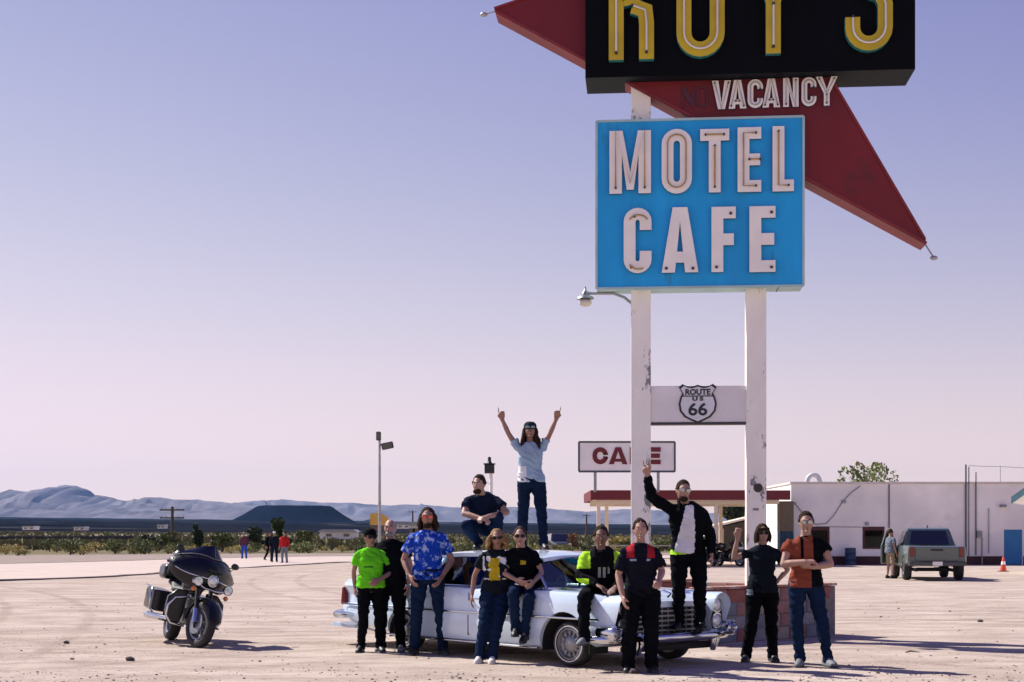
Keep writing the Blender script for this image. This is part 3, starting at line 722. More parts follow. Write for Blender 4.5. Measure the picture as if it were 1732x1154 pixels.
for i, o in enumerate(ops):
    if o[2] > 0.1:
        wnd = thing('window', None, None); wnd.parent = cafe; del_keys = None
        mb = MB(); t = 0.07
        mb.b2((o[0]-0.03, -0.03, o[2]-0.05), (o[1]+0.03, 0.05, o[2]+0.04)); mb.b2((o[0]-0.03, -0.03, o[3]-0.16), (o[1]+0.03, 0.05, o[3]+0.03))
        mb.b2((o[0]-0.03, -0.03, o[2]+0.041), (o[0]+t, 0.05, o[3]-0.161)); mb.b2((o[1]-t, -0.03, o[2]+0.041), (o[1]+0.03, 0.05, o[3]-0.161)); 
        mb.build('frame', mat('dark_maroon_frame', (0.075, 0.012, 0.02), 0.6), wnd)
        mb = MB(); mb.b2((o[0]+t, 0.0, o[2]+0.04), (o[1]-t, 0.012, o[3]-0.16)); mb.build('pane', M_pane, wnd)
    else:
        dr = thing('door', None, None); dr.parent = cafe
        mb = MB(); mb.b2((o[0]+0.03, 0.06, 0.02), (o[1]-0.03, 0.11, o[3]-0.03)); mb.build('door_leaf', M_bdoor, dr)
        mb = MB(); mb.b2((o[0], -0.01, 0), (o[0]+0.03, 0.12, o[3]-0.03)); mb.b2((o[1]-0.03, -0.01, 0), (o[1], 0.12, o[3]-0.03)); mb.b2((o[0], -0.01, o[3]-0.03), (o[1], 0.12, o[3])); mb.build('door_frame', M_white, dr)
        mb = MB(); mb.ell((o[1]-0.12, 0.03, 1.0), (0.035, 0.03, 0.035), 8, 6); mb.build('door_handle', M_chrome, dr)
def pipe(pts, r, name='conduit', m=M_galv):
    mb = MB(); mb.tube(pts, r, 6); mb.build(name, m, cafe, smooth=60)
pipe([(cx(1503.5), -0.05, wz(893)), (cx(1503.5), -0.05, H+0.0)], 0.035, m=mat('grey_conduit', (0.13, 0.13, 0.15), 0.6))
pipe([(cx(1633), -0.07, 0.4), (cx(1633), -0.07, wz(786))], 0.045, 'mast', MATS['grey_conduit'])
pipe([(cx(1637), -0.17, 0.4), (cx(1637), -0.17, wz(790))], 0.03, 'mast', MATS['grey_conduit'])
pipe([(cx(1650), -0.07, 0.5), (cx(1650), -0.07, wz(799))], 0.035, 'mast', MATS['grey_conduit'])
pipe([(cx(1708), 1.5, H-0.3), (cx(1708), 1.5, wz(786))], 0.02, 'mast')
pipe([(cx(1637), -0.17, wz(788)), (cx(1680), 0.6, wz(788.5)), (cx(1708), 1.5, wz(787)), (cx(1760), 2.5, wz(788))], 0.015, 'wire')
pipe([(cx(1672), -0.06, 0.6), (cx(1672), -0.06, wz(860))], 0.03)
sw = [(1345, 852), (1356, 866), (1366, 882), (1380, 887), (1397, 886), (1410, 872), (1424, 850), (1440, 833), (1455, 822)]
pipe([(cx(a), -0.06, wz(b)) for a, b in sw], 0.02, 'cable', MATS['grey_conduit'])
pipe([(cx(1380), -0.04, wz(891)), (cx(1470), -0.04, wz(892))], 0.015, 'cable', MATS['grey_conduit'])
for (px, py, w_, h_, d_) in ((1427, 849, .22, .14, .12), (1466, 886, .14, .18, .16), (1345, 852, .1, .12, .1), (1695, 856, .3, .12, .3)):
    mb = MB(); mb.b2((cx(px)-w_/2, -d_, wz(py)-h_/2), (cx(px)+w_/2, -0.004, wz(py)+h_/2)); mb.build('wall_lamp', M_steel, cafe, bevel=0.015)
mb = MB(); mb.b2((cx(1660)-0.28, -0.22, wz(910)), (cx(1660)-0.02, -0.004, wz(898))); mb.tube([(cx(1660), -0.1, 0.0), (cx(1660), -0.1, wz(910))], 0.035, 6); mb.build('meter_box', M_steel, cafe)
# curved vent on the roof
mb = MB(); mb.tube([(cx(1389)+0.28*math.cos(R(a))*1.2, 2.0, H+0.15+0.42*math.sin(R(a))) for a in range(0, 181, 15)], 0.13, 10); mb.build('roof_vent', mat('white_vent_duct', (0.7, 0.69, 0.67), 0.5), cafe, smooth=60)
# things standing along the plinth
def barrel(px, py, lab, m, s=1.0):
    g = gnd(px, py); t = thing('barrel', lab, 'barrel', (g.x, BY-0.6, 0))
    mb = MB(); mb.lathe([(0.27*s, 0), (0.29*s, 0.03), (0.28*s, 0.06), (0.28*s, 0.28*s), (0.295*s, 0.3*s), (0.28*s, 0.32*s), (0.28*s, 0.6*s), (0.295*s, 0.62*s), (0.28*s, 0.64*s), (0.28*s, 0.86*s), (0.295*s, 0.88*s), (0.27*s, 0.88*s)], 18); mb.build('drum', m, t, smooth=40)
    mb = MB(); mb.lathe([(0.001, 0.881*s), (0.25*s, 0.881*s), (0.25*s, 0.90*s), (0.001, 0.91*s)], 18); mb.build('lid', M_steel, t)
M_bbl = mat('navy_drum', (0.012, 0.04, 0.10), 0.5, 0, 0.2)
barrel(1449, 957, 'dark blue drum against the dark plinth beside the cafe window', M_bbl)
barrel(1405, 957, 'navy drum by the plinth left of the other blue drum', mat('dark_navy_drum', (0.015, 0.028, 0.055), 0.5), 0.85)
def cone_obj():
    g = gnd(1697, 967); t = thing('traffic_cone', 'small orange traffic cone in front of the blue door', 'cone', (g.x, g.y, 0))
    mo = mat('cone_orange', (0.62, 0.06, 0.03), 0.6)
    mb = MB(); mb.box((0, 0, 0.015), (0.36, 0.36, 0.03)); mb.build('cone_foot', M_black, t)
    mb = MB(); mb.lathe([(0.14, 0.031), (0.10, 0.25), (0.035, 0.62), (0.025, 0.63)], 14); mb.build('cone_body', mo, t, smooth=60)
    mb = MB(); mb.lathe([(0.094, 0.3), (0.098, 0.3), (0.076, 0.43), (0.072, 0.43)], 14, closed=True); mb.build('cone_collar', M_white, t, smooth=60)
cone_obj()
# ---------------- canopy joined to the building
CY0, CY1 = 73.4, 73.4
canopy = thing('canopy', 'flat filling station canopy with maroon fascia on slim cream columns', 'canopy', (0, 0, 0))
cl_ = V((wx(999, CY0), CY0)); cr_ = V((wx(1337, CY1), CY1)); cd = (cr_-cl_); cL = cd.length; cd.normalize(); cn = V((-cd.y, cd.x))
canopy.location = (cl_.x, cl_.y, 0); canopy.rotation_euler = (0, 0, math.atan2(cd.y, cd.x)); CZ = 3.78; CT = 0.48
mb = MB(); mb.b2((0, 0, CZ-CT), (cL, 0.12, CZ)); mb.b2((0, 0.121, CZ-CT), (0.12, 7, CZ-0.003)); mb.b2((0.121, 6.88, CZ-CT), (cL, 7, CZ-0.003)); mb.build('fascia', M_maroonp, canopy)
mb = MB(); mb.b2((0.122, 0.122, CZ-CT+0.12), (cL-0.01, 6.87, CZ-0.06)); mb.build('roof_slab', M_cream, canopy)
for y0_, y1_ in ((0.35, 0.6), (6.2, 6.45)):
    mb = MB(); mb.b2((0.3, y0_, CZ-CT-0.2), (cL-0.5, y1_, CZ-CT+0.119)); mb.build('soffit_beam', M_cream, canopy)
for x, y in ((0.42, 0.48), (1.2, 6.32), (6.3, 0.48), (7.35, 6.32)):
    mb = MB(); mb.b2((x-0.09, y-0.09, 0), (x+0.09, y+0.09, CZ-CT-0.201)); mb.build('column', M_cream, canopy)
for x0_, x1_ in ((0.40, cL-3.0),):
    mb = MB(); mb.b2((x0_, 6.45, 0.95), (x1_, 6.5, 1.02)); mb.build('rail', M_galv, canopy)
# brown pier where canopy meets wall
pier = thing('pier', 'shaded brown pier with blue lower half at the canopy end', 'pier', (wx(1325), BY-0.95, 0))
mb = MB(); mb.b2((-0.36, 0, 1.75), (0.36, 0.75, 3.3)); mb.build('upper_pier', mat('shaded_olive_brown', (0.16, 0.13, 0.09), 0.8), pier)  # brown darkened to hold the shade on the pier
for i in range(6):
    mb = MB(); mb.b2((-0.36+i*0.12+0.006, -0.02, 0), (-0.36+(i+1)*0.12-0.006, 0.75, 1.748)); mb.build('slat', mat('blue_slat_paint', (0.015, 0.06, 0.10), 0.7, 0, 0.3, 3), pier)
# CAFE roof board
cs = thing('cafe_sign', 'white board with maroon CAFE letters on the canopy roof', 'sign', (wx(1060, 73.2), 73.2, CZ), math.atan2(cd.y, cd.x)*0.4)
SW = 162*73.2/2500; SB = wz(798, 73.2)-CZ; ST = wz(748, 73.2)-CZ
M_board = mat('weathered_sign_board', (0.80, 0.77, 0.78), 0.7, 0, 0.1, 0.9, 0.1, 10, col2=(0.33, 0.33, 0.35), thr=0.68)
mb = MB(); mb.b2((-SW/2, -0.12, SB), (SW/2, 0.12, ST)); mb.build('board', M_board, cs)
mb = MB()
for a, b in (((-SW/2, SB), (SW/2, SB)), ((-SW/2, ST), (SW/2, ST)), ((-SW/2, SB), (-SW/2, ST)), ((SW/2, SB), (SW/2, ST))): mb.bar((a[0], -0.11, a[1]), (b[0], -0.11, b[1]), 0.09, 0.07, up=(0, 1, 0))
mb.build('frame', mat('dark_sign_frame', (0.06, 0.07, 0.08), 0.6), cs)
for x in (-1.56, 1.56):
    mb = MB(); mb.tube([(x, 0.0, -0.1), (x, 0.0, SB)], 0.075, 8); mb.build('post', M_steel, cs)
for ch, a, b in zip('CAFE', (-58, -30.5, 5, 32), (-32, 1, 29, 57)):
    k = 73.2/2500; mb = MB(); x0_ = a*k; zb_ = SB+0.36; hh = 0.84
    letter(mb, ch, (b-a)*k, hh, 7.6*k, -0.122, -0.15, lambda p, q, d, x0_=x0_, zb_=zb_: V((x0_+p, d, zb_+q)))
    mb.build('letter', [M_maroonp, M_maroonp], cs)['label'] = 'maroon letter '+ch
# little shed with a sloping roof under the canopy and dark trees behind it
shed = thing('shed', 'small dark shed with pale sloping roof beyond the canopy', 'shed', (wx(1250, 92), 92, 0))
mb = MB(); mb.prism([(-1.4, 0), (1.6, 0), (1.6, 2.7), (-1.4, 2.0)], 0, 3, lambda a, b, d: V((a, d, b))); mb.build('wall', mat('dark_shed_boards', (0.05, 0.04, 0.03), 0.9), shed)
mb = MB(); mb.prism([(-1.75, 2.02), (1.9, 2.88), (1.9, 3.0), (-1.75, 2.14)], -0.3, 3.3, lambda a, b, d: V((a, d, b))); mb.build('roof', M_cream, shed)
mb = MB(); mb.b2((-1.39, -0.03, 0.1), (-0.95, -0.004, 1.95)); mb.build('door', mat('tan_shed_door', (0.42, 0.28, 0.18), 0.8), shed)
# neighbour with teal eaves: only the corner of its eaves reaches into the picture
ey = 58.0; cot = thing('gabled_cabin', 'white cabin whose teal edged eaves poke in at the right edge', 'cabin', (wx(1714, ey), ey, 0), -0.45)
zt = wz(848, ey)
M_tealtrim = mat('teal_eave_trim', (0.16, 0.36, 0.38), 0.6)
mb = MB(); mb.b2((1.35, 0.5, 0), (7.5, 6, zt+0.1)); mb.prism([(1.35, zt+0.1), (7.5, zt+0.1), (4.42, zt+2.0)], 0.5, 6, lambda a, b, d: V((a, d, b))); mb.build('wall', M_wall, cot)
mb = MB(); mb.prism([(0.0, zt-0.08), (0.0, zt+0.14), (4.42, zt+3.4), (4.42, zt+3.18)], -0.3, 6.5, lambda a, b, d: V((a, d, b))); mb.prism([(8.84, zt-0.08), (8.84, zt+0.14), (4.425, zt+3.4), (4.425, zt+3.18)], -0.3, 6.5, lambda a, b, d: V((a, d, b))); mb.build('roof', M_white, cot)
mb = MB(); mb.prism([(-0.04, zt-0.12), (-0.04, zt+0.16), (4.42, zt+3.45), (4.42, zt+3.17)], -0.36, -0.302, lambda a, b, d: V((a, d, b))); mb.build('barge_board', M_tealtrim, cot)
# ================================================================= VEHICLES
def wheel(parent, c, R_, wd, side, rim_r, rim_m=M_chrome, white=False, spokes=0, steer=0.0, name='wheel'):
    """axle along local y; side = outward sign"""
    h = thing(name, None, None); h.parent = parent; h.location = c; h.rotation_euler = (0, 0, steer)
    ax = (0, side, 0); hw = wd/2
    mb = MB(); mb.lathe([(rim_r*0.98, -hw*0.8), (rim_r*1.04, -hw), (R_*0.9, -hw), (R_*0.985, -hw*0.72), (R_, 0), (R_*0.985, hw*0.72), (R_*0.9, hw), (rim_r*1.04, hw), (rim_r*0.98, hw*0.8)], 32, axis=ax, closed=True); ty = mb.build('tyre', M_tyre, h, smooth=50)
    if white:
        mb = MB(); mb.lathe([(rim_r*1.06, hw*1.005), (rim_r*1.06, hw*1.02), (rim_r*1.14, hw*1.02), (rim_r*1.14, hw*1.005)], 32, axis=ax, closed=True); mb.build('white_wall', mat('whitewall', (0.62, 0.61, 0.6), 0.7), ty, smooth=50)
    if spokes:
        mb = MB(); mb.lathe([(rim_r*0.86, -hw*0.7), (rim_r, -hw*0.8), (rim_r, hw*0.85), (rim_r*0.92, hw*0.9), (rim_r*0.84, hw*0.6)], 32, axis=ax, closed=True)
        mb.lathe([(0.001, -hw*0.5), (rim_r*0.24, -hw*0.5), (rim_r*0.2, hw*0.8), (0.001, hw*0.85)], 16, axis=ax)
        for k in range(spokes):
            a = 2*math.pi*k/spokes; mb.bar((rim_r*0.15*math.cos(a), side*hw*0.35, rim_r*0.15*math.sin(a)), (rim_r*0.9*math.cos(a), side*hw*0.35, rim_r*0.9*math.sin(a)), rim_r*0.16, hw*0.5, up=(0, 1, 0))
        mb.build('rim', rim_m, h, smooth=40)
    else:
        mb = MB(); mb.lathe([(rim_r*0.9, -hw*0.8), (rim_r, -hw*0.8), (rim_r, hw*0.92), (rim_r*0.9, hw*0.98), (rim_r*0.8, hw*0.62), (rim_r*0.62, hw*0.55), (rim_r*0.5, hw*0.8), (rim_r*0.3, hw*0.98), (0.001, hw*1.0)], 32, axis=ax); mb.build('rim', rim_m, h, smooth=40)
        mb = MB()
        for k in range(12):
            a = 2*math.pi*k/12; mb.bar((rim_r*0.5*math.cos(a), side*hw*0.72, rim_r*0.5*math.sin(a)), (rim_r*0.82*math.cos(a), side*hw*0.66, rim_r*0.82*math.sin(a)), rim_r*0.1, hw*0.2, up=(0, 1, 0))
        mb.build('hubcap_fins', M_steel, h)
    return h
def slab(pts, t, name, m, parent, nrm=None):
    p = [V(q) for q in pts]; nn = nrm or (p[1]-p[0]).cross(p[2]-p[0]).normalized(); k = len(p)
    mb = MB(); mb.add([q+nn*t/2 for q in p]+[q-nn*t/2 for q in p], [tuple(range(k)), tuple(range(2*k-1, k-1, -1))]+[(j, k+j, k+(j+1) % k, (j+1) % k) for j in range(k)])
    return mb.build(name, m, parent)
def boolcut(o, cutters):
    for c in cutters:
        b = o.modifiers.new('cut', 'BOOLEAN'); b.operation = 'DIFFERENCE'; b.object = c; b.solver = 'EXACT'
    bpy.context.view_layer.update()
    me = evaluated(o); old = o.data; o.modifiers.clear(); o.data = me; bpy.data.meshes.remove(old)
    for c in cutters: bpy.data.objects.remove(c)
    return o

CARP = V((0.204, 18.90, 0)); CARA = R(-50)
M_carp = mat('white_car_paint', (0.60, 0.72, 0.86), 0.22, 0, 0.04, 3, coat=0.8)
M_carglass = glass('green_tinted_glass', (0.76, 0.93, 0.87), 0.10)
M_trim = mat('tan_seat_vinyl', (0.30, 0.26, 0.22), 0.6)
M_cardark = mat('car_underside', (0.012, 0.012, 0.014), 0.8)
def classic_car():
    t = thing('classic_car', 'white late fifties sedan with tail fins and stacked headlights under the posing group', 'car', CARP, CARA)
    W = [(-3.05, .80), (-2.8, .90), (-1.5, .95), (0, .96), (1.6, .95), (2.15, .93), (2.45, .90)]
    ZB = [(-3.05, .34), (-2.5, .25), (-1.2, .165), (1.3, .165), (2.0, .22), (2.45, .34)]
    FT = [(-3.05, .87), (-2.2, .88), (-1.4, .87), (0.4, .86), (1.4, .87), (2.0, .86), (2.45, .82)]
    DK = [(-3.05, .74), (-2.6, .80), (-1.75, .86), (1.3, .88), (1.9, .86), (2.3, .80), (2.45, .74)]
    xs = [-3.05, -3.0, -2.9, -2.75]+[round(-2.6+0.1*i, 2) for i in range(50)]+[2.36, 2.42, 2.45]
    xs = sorted({*xs, -1.60, -1.585, 1.24, 1.255}); rs = []
    for x in xs:
        w_ = interp(x, W); zb = interp(x, ZB); ft = interp(x, FT); dk = interp(x, DK); tub = -1.59 < x < 1.25
        cove = interp(x, [(-2.6, .90), (-1.9, .93), (-1.2, .985)])
        h = [(0, zb), (.86*w_, zb), (.97*w_, zb+.05), (w_, zb+.15), (w_, .50), (.99*w_, .545), (cove*w_, .58), (cove*w_, .70), (.975*w_, ft-.055), (.95*w_, ft-.012), (.90*w_, ft)]
        if tub: h += [(.845*w_, ft-.005), (.835*w_, .42), (0, .40)]
        else: h += [(.80*w_, lerp(ft, dk, .8)), (.5*w_, dk), (0, dk+.012)]
        ring = [V((x, -a, b)) for a, b in h]+[V((x, a, b)) for a, b in reversed(h[1:-1])]
        rs.append(ring)
    mb = MB(); mb.rings(rs); body = mb.build('body', M_carp, t)
    cut = []
    for ax, rr, zc in ((1.71, .41, .22), (-1.45, .34, .21)):
        for s in (-1, 1):
            c = MB(); c.lathe([(0.001, 0), (rr, 0), (rr, .55), (0.001, .55)], 32, (ax, s*.60, zc), (0, s, 0)); cut.append(c.build('cutter', M_carp))
            cut[-1].parent = t
    boolcut(body, cut)
    body.data.polygons.foreach_set('use_smooth', [True]*len(body.data.polygons)); body.data.set_sharp_from_angle(angle=R(28))
    # door seams as narrow recessed strips of shadow gap
    for s in (-1, 1):
        for x in (1.12, -0.02, -1.12):
            mb = MB(); y = s*interp(x, W); mb.b2((x-.006, y-.004, .27), (x+.006, y+.002, .52)); mb.b2((x-.006, y*.985-.004, .70), (x+.006, y*.985+.003*s, .80)); mb.build('door_gap', M_cardark, body)
        for x in (0.08, -1.02):
            mb = MB(); mb.tube([(x+.14, s*.955, .725), (x+.1, s*.985, .73), (x-.02, s*.985, .73), (x-.05, s*.955, .725)], .011, 6); mb.build('door_handle', M_chrome, t, smooth=60)
        mb = MB(); mb.tube([(-2.9, s*.90, .565), (-1.5, s*.963, .562), (0, s*.973, .56), (1.6, s*.962, .56), (2.3, s*.93, .56)], .012, 6); mb.build('side_spear', M_chrome, t, smooth=60)
        mb = MB(); mb.tube([(-2.6, s*.83, .265), (-1.82, s*.958, .205), (-1.1, s*.962, .195), (1.3, s*.962, .195)], .014, 6); mb.build('sill_strip', M_chrome, t, smooth=60)
        mb = MB(); mb.tube([(1.25, s*.835, .89), (0.4, s*.83, .873), (-1.6, s*.83, .880)], .014, 6); mb.build('belt_moulding', M_chrome, t, smooth=60)
        # fin blade and lamp
        mb = MB(); mb.prism([(-3.12, .80), (-3.06, .895), (-2.4, .925), (-1.7, .872), (-1.7, .80), (-3.05, .74)], s*.77, s*.835, lambda a, b, d: V((a, d*interp(a, W)/.93, b))); mb.build('tail_fin', M_carp, t, bevel=.015)
        mb = MB(); mb.prism([(-3.135, .55), (-3.10, .79), (-3.04, .79), (-3.04, .52)], s*.68, s*.79, lambda a, b, d: V((a, d, b))); mb.build('tail_lamp', M_red, t, bevel=.02)
        # hooded lamp pods with two stacked lamps
        pod = []
        for (x, k) in ((2.05, .90), (2.35, 1.0), (2.53, 1.02), (2.565, .985)):
            pod.append([V((x + (.05 if i < 9 else -.02)*(x > 2.3), s*.775+k*a, .605+k*b)) for i, (a, b) in enumerate([(.145*math.cos(R(q)), .09+.145*math.sin(R(q))) for q in range(0, 181, 22)]+[(-.14, -.10), (-.10, -.21), (.10, -.21), (.14, -.10)])])
        pod.append([p+V((-.10, -(p.y-s*.775)*.22, -(p.z-.605)*.14)) for p in pod[-1]])
        mb = MB(); mb.rings(pod); mb.build('headlight_pod', M_carp, t, smooth=35)
        mb = MB(); mb.prism([(.125*math.cos(R(q)), .09+.125*math.sin(R(q))) for q in range(0, 181, 20)]+[(-.12, -.1), (-.08, -.19), (.08, -.19), (.12, -.1)], 2.475, 2.50, lambda a, b, d: V((d, s*.775+a, .605+b))); mb.build('pod_backing', M_cardark, t)
        for zz in (.69, .505):
            hl = thing('headlight', None, None); hl.parent = t; hl.location = (2.5, s*.775, zz)
            mb = MB(); mb.lathe([(.001, .0), (.078, .0), (.074, .025), (.04, .045), (.001, .052)], 20, axis=(1, 0, 0)); mb.build('lens', M_lamp, hl, smooth=60)
            mb = MB(); mb.lathe([(.079, .0), (.095, .0), (.093, .03), (.079, .032)], 20, axis=(1, 0, 0), closed=True); mb.build('bezel', M_chrome, hl, smooth=50)
        # bumper pod with ring end
        mb = MB(); mb.lathe([(.075, -.22), (.085, 0), (.088, .10), (.07, .12), (.055, .10), (.05, .0), (.001, 0)], 20, (2.52, s*.93, .42), (1, s*.12, 0)); mb.build('bumper_end', M_chrome, t, smooth=50)
        mb = MB(); mb.tube([(2.60, s*.62, .40), (2.63, s*.62, .30), (2.60, s*.62, .17)], [.07, .075, .04], 10, .6); mb.build('overrider', M_chrome, t, smooth=60)
        # pillars
        mb = MB(); mb.tube([(1.28, s*.80, .87), (1.12, s*.765, 1.03), (.85, s*.64, 1.27)], .022, 8); mb.build('windscreen_pillar', M_chrome, t, smooth=60)
        mb = MB(); mb.tube([(-.15, s*.80, .87), (-.17, s*.64, 1.27)], .016, 6); mb.build('door_pillar', M_chrome, t, smooth=60)
        c = [(-1.05, .87), (-1.85, .87), (-1.62, .97), (-1.35, 1.15), (-1.22, 1.255), (-.86, 1.26)]
        mb = MB(); mb.add([V((a, s*lerp(.80, .635, (b-.87)/.39), b)) for a, b in c]+[V((a, s*(lerp(.80, .635, (b-.87)/.39)-.06), b)) for a, b in c], [tuple(range(6)), tuple(range(11, 5, -1))]+[(j, 6+j, 6+(j+1) % 6, (j+1) % 6) for j in range(6)]); mb.build('rear_pillar', M_carp, t, bevel=.01)
        slab([(1.20, s*.795, .88), (-.13, s*.795, .88), (-.16, s*.645, 1.25), (.84, s*.645, 1.25), (1.08, s*.730, 1.04)], .006, 'side_window', M_carglass, t)
        slab([(-.17, s*.795, .88), (-1.04, s*.795, .88), (-.87, s*.645, 1.25), (-.18, s*.645, 1.25)], .006, 'side_window', M_carglass, t)
        mb = MB(); mb.ell((.98, s*.99, .93), (.04, .055, .038), 10, 7); mb.tube([(.98, s*.90, .86), (.98, s*.96, .92)], .009, 6); mb.build('door_mirror', M_chrome, t, smooth=60)
        for ax, rr, zc in ((1.71, .41, .22), (-1.45, .34, .21)):
            mb = MB(); arcs = []
            for q in range(-8, 189, 14):
                cq, sq = math.cos(R(q)), math.sin(R(q)); arcs.append([V((ax+r2*cq, s*y2, zc+r2*sq)) for r2, y2 in ((rr-.002, .605), (rr-.002, .90), (rr-.012, .90), (rr-.012, .605))])
            mb.rings(arcs); mb.build('wheel_arch_liner', M_cardark, t)
            mb = MB(); mb.prism([((rr-.014)*math.cos(R(q)), (rr-.014)*math.sin(R(q))) for q in range(0, 181, 15)], .606, .612, lambda a, b, d: V((ax+a, s*d, zc+b))); mb.build('wheel_well', M_cardark, t)
        for ax, st in ((1.75, R(6)), (-1.45, 0)):
            wheel(t, (ax, s*.80, .262), .262, .19, s, .185, M_steel, True, 0, st)
    # roof
    rs = []
    for x, hw, z in ((.98, .60, 1.268), (.90, .635, 1.285), (.6, .665, 1.312), (.1, .68, 1.325), (-.5, .68, 1.322), (-1.0, .665, 1.30), (-1.25, .64, 1.27), (-1.32, .61, 1.25)):
        up = [V((x, hw*q, z-.035*(abs(q)**3)-.0)) for q in (-1, -.85, -.5, 0, .5, .85, 1)]; dn = [V((x, hw*q*.985, z-.045-.035*(abs(q)**3))) for q in (1, .85, .5, 0, -.5, -.85, -1)]
        rs.append(up+dn)
    mb = MB(); mb.rings(rs); mb.build('roof', M_carp, t, smooth=50)
    # windscreen and rear window, curved
    def sheet(name, base, top, n=12, m=5):
        vs = []; fs = []
        for j in range(m+1):
            v = j/m
            for i in range(n+1):
                u = 2*i/n-1; b = base(u); tp = top(u); vs.append(V(b).lerp(V(tp), v))
        k = len(vs); nvec = (V(top(0))-V(base(0))).cross(V((0, 1, 0))).normalized()
        vs2 = [p+nvec*.006 for p in vs]
        for j in range(m):
            for i in range(n):
                a = j*(n+1)+i; fs.append((a, a+1, a+n+2, a+n+1)); fs.append(tuple(k+q for q in (a, a+n+1, a+n+2, a+1)))
        mb = MB(); mb.add(vs+vs2, fs); return mb.build(name, M_carglass, t, smooth=60)
    sheet('windscreen', lambda u: (1.28+.27*(1-u*u), .78*u, .885+.015*(1-u*u)), lambda u: (.85+.12*(1-u*u), .62*u, 1.255))
    sheet('rear_window', lambda u: (-1.62-.2*(1-u*u), .74*u, .88), lambda u: (-1.24-.07*(1-u*u), .58*u, 1.23))
    mb = MB(); mb.tube([(1.28+.27*(1-u*u), .79*u, .885) for u in [i/8-1 for i in range(17)]], .016, 6); mb.build('windscreen_moulding', M_chrome, t, smooth=60)
    # cabin
    mb = MB(); mb.b2((-1.5, -.78, .41), (1.2, .78, .43)); mb.build('cabin_floor', M_cardark, t)
    for x in (.05, -.95):
        mb = MB(); mb.b2((x-.05, -.70, .45), (x+.5, .70, .62)); mb.b2((x-.22, -.70, .58), (x-.06, .70, .90)); mb.build('bench_seat', M_trim, t, bevel=.05)
    mb = MB(); mb.tube([(1.14, y, .80) for y in (-.76, -.3, .3, .76)], .09, 10); mb.build('dashboard', mat('dash_paint', (.10, .16, .20), .5), t, smooth=60)
    mb = MB(); cc = V((.80, .38, .93)); ax = V((-.75, 0, .66)); q = V((0, 0, 1)).rotation_difference(ax); mb.tube([cc+q @ V((.20*math.cos(R(a)), .20*math.sin(R(a)), 0)) for a in range(0, 361, 20)], .013, 7); mb.tube([cc+q @ V((-.19, 0, 0)), cc, cc+q @ V((.19, 0, 0))], .01, 6); mb.tube([cc, cc-ax*.35], .02, 8); mb.build('steering_wheel', M_black, t, smooth=60)
    # grille, front bumper
    mb = MB(); mb.b2((2.40, -.62, .36), (2.462, .62, .68)); mb.build('grille_backing', M_cardark, t)
    for i in range(5):
        mb = MB(); z = .42+i*.055; mb.b2((2.463, -.62, z-.009), (2.485, .62, z+.009)); mb.build('grille_bar', M_steel, t)
    for i in range(13):
        mb = MB(); y = -.6+i*.1; mb.b2((2.463, y-.005, .385), (2.478, y+.005, .675)); mb.build('grille_tooth', M_steel, t)
    mb = MB(); mb.tube([(2.20, -.985, .34), (2.42, -.97, .345), (2.56, -.85, .35), (2.64, -.5, .35), (2.66, 0, .35), (2.64, .5, .35), (2.56, .85, .35), (2.42, .97, .345), (2.20, .985, .34)], [.05, .065, .07, .07, .07, .07, .07, .065, .05], 12, .75); mb.build('front_bumper', M_chrome, t, smooth=60)
    mb = MB(); mb.b2((2.44, -.75, .19), (2.54, .75, .27)); mb.build('valance', M_cardark, t, bevel=.03)
    mb = MB(); mb.tube([(-2.60, -.97, .42), (-2.95, -.95, .42), (-3.12, -.8, .42), (-3.17, -.4, .42), (-3.17, .4, .42), (-3.12, .8, .42), (-2.95, .95, .42), (-2.60, .97, .42)], [.05, .075, .085, .085, .085, .085, .075, .05], 12, .7); mb.build('rear_bumper', M_chrome, t, smooth=60)
    mb = MB(); mb.prism([(-3.20, .25), (-3.10, .30), (-2.55, .27), (-2.55, .24)], -.93, .93, lambda a, b, d: V((a, d, b))); mb.build('rear_valance', M_carp, t)
    mb = MB(); mb.tube([(2.47, 0, .80), (2.52, 0, .84), (2.40, 0, .87)], .014, 6); mb.build('bonnet_ornament', M_chrome, t, smooth=60)
    for ax in (1.75, -1.45):
        mb = MB(); mb.tube([(ax, -.72, .262), (ax, .72, .262)], .045, 8); mb.build('axle', M_cardark, t)
    return t
CAR = classic_car()
def carw(x, y, z): return Matrix.Rotation(CARA, 4, 'Z') @ V((x, y, z)) + CARP

